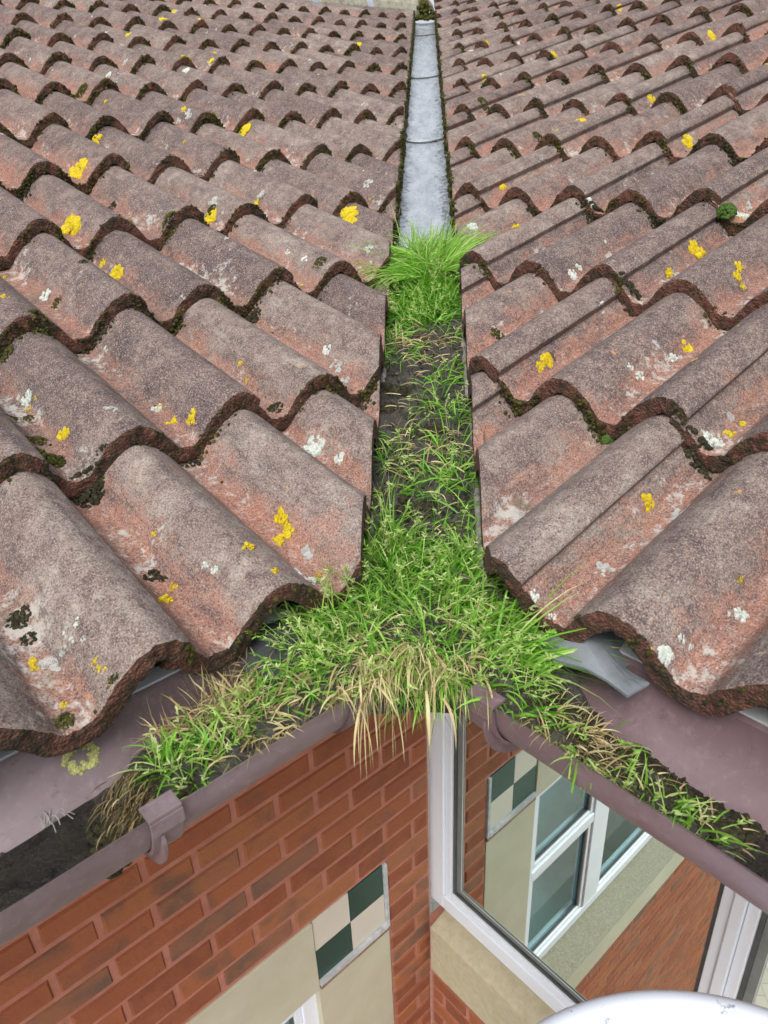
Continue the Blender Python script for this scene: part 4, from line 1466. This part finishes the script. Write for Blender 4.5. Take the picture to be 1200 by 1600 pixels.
# ------------------------------------------------------------------ brick walls
ROW, BLN, JT = .075, .225, .0145
Z0, A0 = -1.1064464, .2433


def brick_mesh(L, H=ROW - JT, D=.03, seed=0):
    rs = random.Random(seed); c = .0055
    bm = bmesh.new()
    x0, x1, z0, z1 = -L / 2, L / 2, -H / 2, H / 2
    j = lambda: rs.uniform(-.0012, .0012)
    back = [(x0, 0, z0), (x1, 0, z0), (x1, 0, z1), (x0, 0, z1)]
    side = [(x0 + j(), -D + c, z0 + j()), (x1 + j(), -D + c, z0 + j()), (x1 + j(), -D + c, z1 + j()), (x0 + j(), -D + c, z1 + j())]
    m_ = c * .8
    front = [(x0 + m_, -D + j(), z0 + m_), (x1 - m_, -D + j(), z0 + m_), (x1 - m_, -D + j(), z1 - m_), (x0 + m_, -D + j(), z1 - m_)]
    v = back + side + front; f = []
    for o in (0, 4):
        for i in range(4):
            f.append((o + i, o + (i + 1) % 4, o + 4 + (i + 1) % 4, o + 4 + i))
    f.append((8, 9, 10, 11))
    me = bpy.data.meshes.new('brick'); me.from_pydata(v, [], f)
    me.materials.append(BRICK); me.update()
    bm.free()
    return me


FULL = [brick_mesh(BLN - JT, seed=i) for i in range(5)]
HALF = [brick_mesh(BLN / 2 - JT, seed=i + 9) for i in range(3)]


def brick_obj(sg, a0, a1, zc, parent, rs):
    """brick face 4 mm proud of the mortar; local -Y looks into the yard"""
    L = a1 - a0
    if L < .02: return
    if abs(L - (BLN - JT)) < .002: me = rs.choice(FULL)
    elif abs(L - (BLN / 2 - JT)) < .002: me = rs.choice(HALF)
    else: me = brick_mesh(L, seed=rs.randrange(99))
    fr = fr_r if sg > 0 else fr_l
    c = fr((a0 + a1) / 2, B + .03 - rs.uniform(0, .0018), zc)
    bx = (fr(1, 0, 0) - fr(0, 0, 0)).normalized() * (1 if sg > 0 else -1)
    by = (fr(0, 1, 0) - fr(0, 0, 0)).normalized()
    R = Matrix((bx, by, Vector((0, 0, 1)))).transposed()
    Mx = R.to_4x4(); Mx.translation = c
    link('brick', me, parent, mw=Mx)


def spans(r, lo, hi):
    off = A0 + (BLN / 2 if r % 2 else 0)
    k0 = floor((lo - off) / BLN) - 1
    out = []
    k = k0
    while off + k * BLN < hi:
        s, e = off + k * BLN + JT / 2, off + (k + 1) * BLN - JT / 2
        s2, e2 = max(s, lo), min(e, hi)
        if e2 - s2 > .02: out.append((s2, e2))
        k += 1
    return out


rs = random.Random(77)
lw = empty('brick_wall', 'red brick wall with cream panels and a green checker panel', 'wall', tuple(fr_l(.4, B, GROUND)))
rw = empty('brick_wall', 'brick wall holding the big white framed window beside the inner corner', 'wall', tuple(fr_r(.4, B, GROUND)))
CK0, CK1 = -.427, -.150       # checker panel
WT, WBt = -1.53, -1.835       # lintel top and bottom
LWA = 3.3
# mortar bodies (left wall in strips round the panels and the window)
mb = MB(); bm0, bm1 = B + .0045, B + .22
for (a0, a1, z0, z1) in ((-B - .004, LWA, WT + .003, -.195), (-B - .004, CK0 - .004, -3.5, WT + .003), (1.26, LWA, -3.5, WT + .003), (-B - .004, LWA, GROUND, -3.5)):
    mb.box(fr_l, a0, a1, bm0, bm1, z0, z1)
mb.build('mortar', MORTAR, lw)
stl = MB()


def stuff_brick(mb, fr, a0, a1, zc):
    mb.box(fr, a0, a1, B + .0022, B + .02, zc - (ROW - JT) / 2, zc + (ROW - JT) / 2)


for r in range(-12, 66):
    zc = Z0 - ROW * r
    if zc > -.22 or zc < GROUND + .04: continue
    if zc > WT:
        for (s, e) in spans(r, -B + .004, LWA):
            if zc > -.86 or s > .72: stuff_brick(stl, fr_l, s, e, zc)
            else: brick_obj(-1, s, e, zc, lw, rs)
    elif zc > -3.47:
        for (s, e) in spans(r, -B + .004, CK0 - .008):
            brick_obj(-1, s, e, zc, lw, rs)
        for (s, e) in spans(r, 1.27, LWA): stuff_brick(stl, fr_l, s, e, zc)
    else:
        for (s, e) in spans(r, -B + .004, LWA): stuff_brick(stl, fr_l, s, e, zc)
stl.build('brickwork', BRICK, lw, kind='stuff')
# checker panel
cp = MB(); cp.box(fr_l, CK0 - .002, CK1, B + .012, B + .03, WBt + .022, WT - .001)
pan = cp.build('checker_panel', CREAMT, lw)
ca, cz = (CK0 + .012 + CK1) / 2, (WT + WBt + .034) / 2
for i in range(2):
    for j in range(2):
        a0, a1 = (CK0 + .012, ca - .001) if i == 0 else (ca + .001, CK1 - .001)
        z0, z1 = (cz + .001, WT - .003) if j == 0 else (WBt + .035, cz - .001)
        t_ = MB(); t_.box(fr_l, a0, a1, B + .004, B + .0115, z0, z1)
        t_.build('panel_square', GREENT if (i + j) % 2 == 0 else CREAMT, pan, bevel=.0008)
mb = MB(); mb.box(fr_l, CK0 - .001, CK0 + .0105, B - .004, B + .0118, WBt + .014, WT - .001)
mb.box(fr_l, CK0 + .0107, CK1, B - .006, B + .0118, WBt + .014, WBt + .033)
mb.build('trim', simple('weathered_white_trim', (.36, .37, .38), (.60, .62, .65), 30, .6, .001, .3, world=True), pan)
mb = MB(); mb.box(fr_l, CK0 - .001, CK1, B - .004, B + .02, WBt - .003, WBt + .0135)
mb.build('rusty_gap', simple('rusty_sealant', (.17, .09, .06), (.36, .25, .19), 50, .9, .001, .5), pan)
mb = MB(); mb.box(fr_l, CK1 + .002, 1.262, B - .001, B + .05, WBt, WT)
mb.build('lintel_panel', CREAM, lw, bevel=.002)
mb = MB(); mb.box(fr_l, CK0 - .001, CK1 + .006, B + .001, B + .05, -3.5, WBt)
mb.build('render_panel', CREAM, lw, bevel=.002)


def frame_bars(fr, bars, b0, b1, name, parent, m, bevel=.004):
    out = None
    for (a0, a1, z0, z1) in bars:
        mb = MB(); mb.box(fr, a0, a1, b0, b1, z0, z1)
        out = mb.build(name, m, parent, bevel=bevel)
    return out


def window(fr, par, A, Z, mull, trans, wf=.060, wbead=.026, base=B + .025, glass=None, gg=.011, sp=0.0):
    """A=(a0,a1) Z=(z0,z1); mull list of (a0,a1); trans list of (a0,a1,zc)"""
    w_ = MB(); 
    a0, a1 = A; z0, z1 = Z
    bars = [(a0, a0 + wf, z0, z1), (a1 - wf, a1, z0, z1), (a0 + wf + .0004, a1 - wf - .0004, z0, z0 + wf), (a0 + wf + .0004, a1 - wf - .0004, z1 - wf, z1)]
    for (m0, m1) in mull: bars.append((m0, m1, z0 + wf + .0004, z1 - wf - .0004))
    wm = MB()
    for q in bars: wm.box(fr, q[0], q[1], base, base + .07, q[2], q[3])
    win = wm.build('window', WHITE, par, bevel=.003)
    edges = [a0 + wf] + [x for m_ in mull for x in m_] + [a1 - wf]
    for i in range(0, len(edges), 2):
        l, r = edges[i], edges[i + 1]
        zs = [z0 + wf, z1 - wf]
        cut = [t_ for t_ in trans if t_[0] < (l + r) / 2 < t_[1]]
        cells = [(zs[0], zs[1])]
        if cut:
            zc = cut[0][2]
            tb = MB(); tb.box(fr, l + .0004, r - .0004, base + .001, base + .07, zc - .028, zc + .028); tb.build('transom', WHITE, win, bevel=.003)
            cells = [(zs[0], zc - .0284), (zc + .0284, zs[1])]
        for (c0, c1) in cells:
            bd = MB()
            for (x0, x1, y0, y1) in ((l, l + wbead, c0, c1), (r - wbead, r, c0, c1), (l + wbead + .0003, r - wbead - .0003, c0, c0 + wbead), (l + wbead + .0003, r - wbead - .0003, c1 - wbead, c1)):
                bd.box(fr, x0 + .0005, x1 - .0005, base + .009, base + .028, y0 + .0005, y1 - .0005)
            bd.build('glazing_bead', WHITE, win, bevel=.003)
            gk = MB(); g = wbead
            for (x0, x1, y0, y1) in ((l + g, l + g + gg, c0 + g, c1 - g), (r - g - gg, r - g, c0 + g, c1 - g), (l + g + gg, r - g - gg, c0 + g, c0 + g + gg), (l + g + gg, r - g - gg, c1 - g - gg, c1 - g)):
                gk.box(fr, x0, x1, base + .018, base + .028, y0, y1)
            gk.build('gasket', GASK, win)
            if sp:
                for nm_, mm_, o0, o1, dep in (('spacer_bar', SPACER, gg + .0003, gg + sp, .0275), ('edge_strip', FASC, gg + sp + .0003, gg + sp + .003, .0265)):
                    sb_ = MB()
                    for (x0, x1, y0, y1) in ((l + g + o0, l + g + o1, c0 + g + o0, c1 - g - o0), (l + g + o1, r - g - o1, c0 + g + o0, c0 + g + o1), (l + g + o1, r - g - o1, c1 - g - o1, c1 - g - o0)):
                        sb_.box(fr, x0, x1, base + dep - .002, base + dep, y0, y1)
                    sb_.build(nm_, mm_, win)
            pn = MB(); pn.add([fr(x, base + .0285, y) for x, y in ((l + .002, c0 + .002), (r - .002, c0 + .002), (r - .002, c1 - .002), (l + .002, c1 - .002))], [(0, 1, 2, 3)])
            pn.build('pane', glass or GLASS, win)
    return win


def sill(fr, par, a0, a1, zb, zf, zl_, bf, m, mtop=None, bb=B + .05):
    v = [fr(a, b, z) for a in (a0, a1) for (b, z) in ((bb, zb), (bf, zf), (bf, zl_), (bb, zl_))]
    mb = MB(); mb.add(v, [(0, 1, 5, 4), (1, 2, 6, 5), (2, 3, 7, 6), (3, 0, 4, 7), (0, 3, 2, 1), (4, 5, 6, 7)])
    s_ = mb.build('sill', m, par, bevel=.004)
    if mtop:
        s_.data.materials.append(mtop)
        for p_ in s_.data.polygons:
            if p_.normal.z > .3: p_.material_index = 1
    return s_


window(fr_r, rw, (-B - .022, .98), (-1.903, -.30), [(.263, .289)], [], wf=.062, gg=.010, sp=.019)
window(fr_l, lw, (-.149, 1.24), (-3.055, WBt - .002), [(.36, .48)], [(-.2, .36, -2.37)], wf=.055, glass=GLASS2)
sill(fr_r, rw, -B + .030, 1.06, -1.93, -1.955, -2.185, B - .030, STONE)
sill(fr_l, lw, -.17, 1.25, -3.07, -3.10, -3.27, B - .10, CREAM, CONC)
# right wall body round the window
mb = MB()
for (a0, a1, z0, z1) in ((-B - .004, 3.3, GROUND, -1.96), (-B - .004, 3.3, -.30, -.195), (.985, 3.3, -1.96, -.30)):
    mb.box(fr_r, a0, a1, bm0, bm1, z0, z1)
mb.build('mortar', MORTAR, rw)
stl = MB()
for r in range(-12, 66):
    zc = Z0 - ROW * r + .004
    if zc > -.22 or zc < GROUND + .04: continue
    if zc > -2.19:
        if zc < -1.92:
            continue
        for (s, e) in spans(r, .99, 3.2): stuff_brick(stl, fr_r, s, e, zc)
    else:
        for (s, e) in spans(r, -B + .012, 3.2):
            if zc > -2.95 and s < .15: brick_obj(1, s, e, zc, rw, rs)
            else: stuff_brick(stl, fr_r, s, e, zc)
stl.build('brickwork', BRICK, rw, kind='stuff')
mb = MB()
for z in np.arange(-3.4, -2.2, .03):
    mb.box(fr_r, -B - .002 + random.uniform(-.001, .001), -B + .010, B - .004, B + .006, z, z + .031)
mb.build('corner_sealant', simple('pink_sealant', (.42, .20, .15), (.52, .27, .21), 40, .9, .001, .4), rw)
# dim rooms behind the two windows
for fr, par, A, Z in ((fr_r, rw, (-.58, .97), (-1.9, -.31)), (fr_l, lw, (-.14, 1.23), (-3.05, -1.84))):
    a0, a1 = A; z0, z1 = Z[0] - .6, Z[1] + .05; b0, b1 = B + .12, B + (2.2 if fr is fr_r else .55)
    mb = MB()
    v = [fr(a, b, z) for a in (a0, a1) for b in (b0, b1) for z in (z0, z1)]
    mb.add(v, [(4, 6, 7, 5), (0, 1, 3, 2), (2, 3, 7, 6), (0, 2, 6, 4), (1, 5, 7, 3)])
    mb.build('room_interior', ROOM, par)

# ------------------------------------------------------------------ yard
gv = [(-60, -60, GROUND), (60, -60, GROUND), (60, 60, GROUND), (-60, 60, GROUND)]
link('ground', mesh('ground', gv, [(0, 1, 2, 3)]), None, [PAVE], kind='structure')
mb = MB()
for a in (1.0, 3.9, 6.6):
    c = P(-1, a, 0, 0)
    mb.add([(c.x - 9, -14 + a, GROUND + .004), (c.x + 9, -14 + a + 10, GROUND + .004), (c.x + 9, -13.7 + a + 10, GROUND + .004), (c.x - 9, -13.7 + a, GROUND + .004)], [(0, 1, 2, 3)])

# ------------------------------------------------------------------ white rounded post
K = 1.5
pc = CAM + (Vector((.14468267, -.67809441, .01210203)) - CAM) * K; R0 = .15 * K
prf = [(R0 * .955, GROUND), (R0 * .955, pc.z - .10), (R0 * .99, pc.z - .095), (R0, pc.z - .06)]
for i in range(9):
    t = i / 8 * pi / 2
    prf.append((R0 - .016 + .016 * cos(t), pc.z - .012 + .016 * sin(t)))
prf += [(R0 - .030, pc.z + .002), (R0 - .036, pc.z - .002), (R0 * .5, pc.z + .000), (.001, pc.z + .002)]
v = []; n = 96
for (r, z) in prf:
    for i in range(n): v.append((pc.x + r * cos(2 * pi * i / n), pc.y + r * sin(2 * pi * i / n), z))
f = [(j * n + i, j * n + (i + 1) % n, (j + 1) * n + (i + 1) % n, (j + 1) * n + i) for j in range(len(prf) - 1) for i in range(n)]
po = link('white_post', mesh('white_post', v, f, True), None, [POST], kind='thing', label='big round white post with a scuffed glossy top below the window', cat='post')
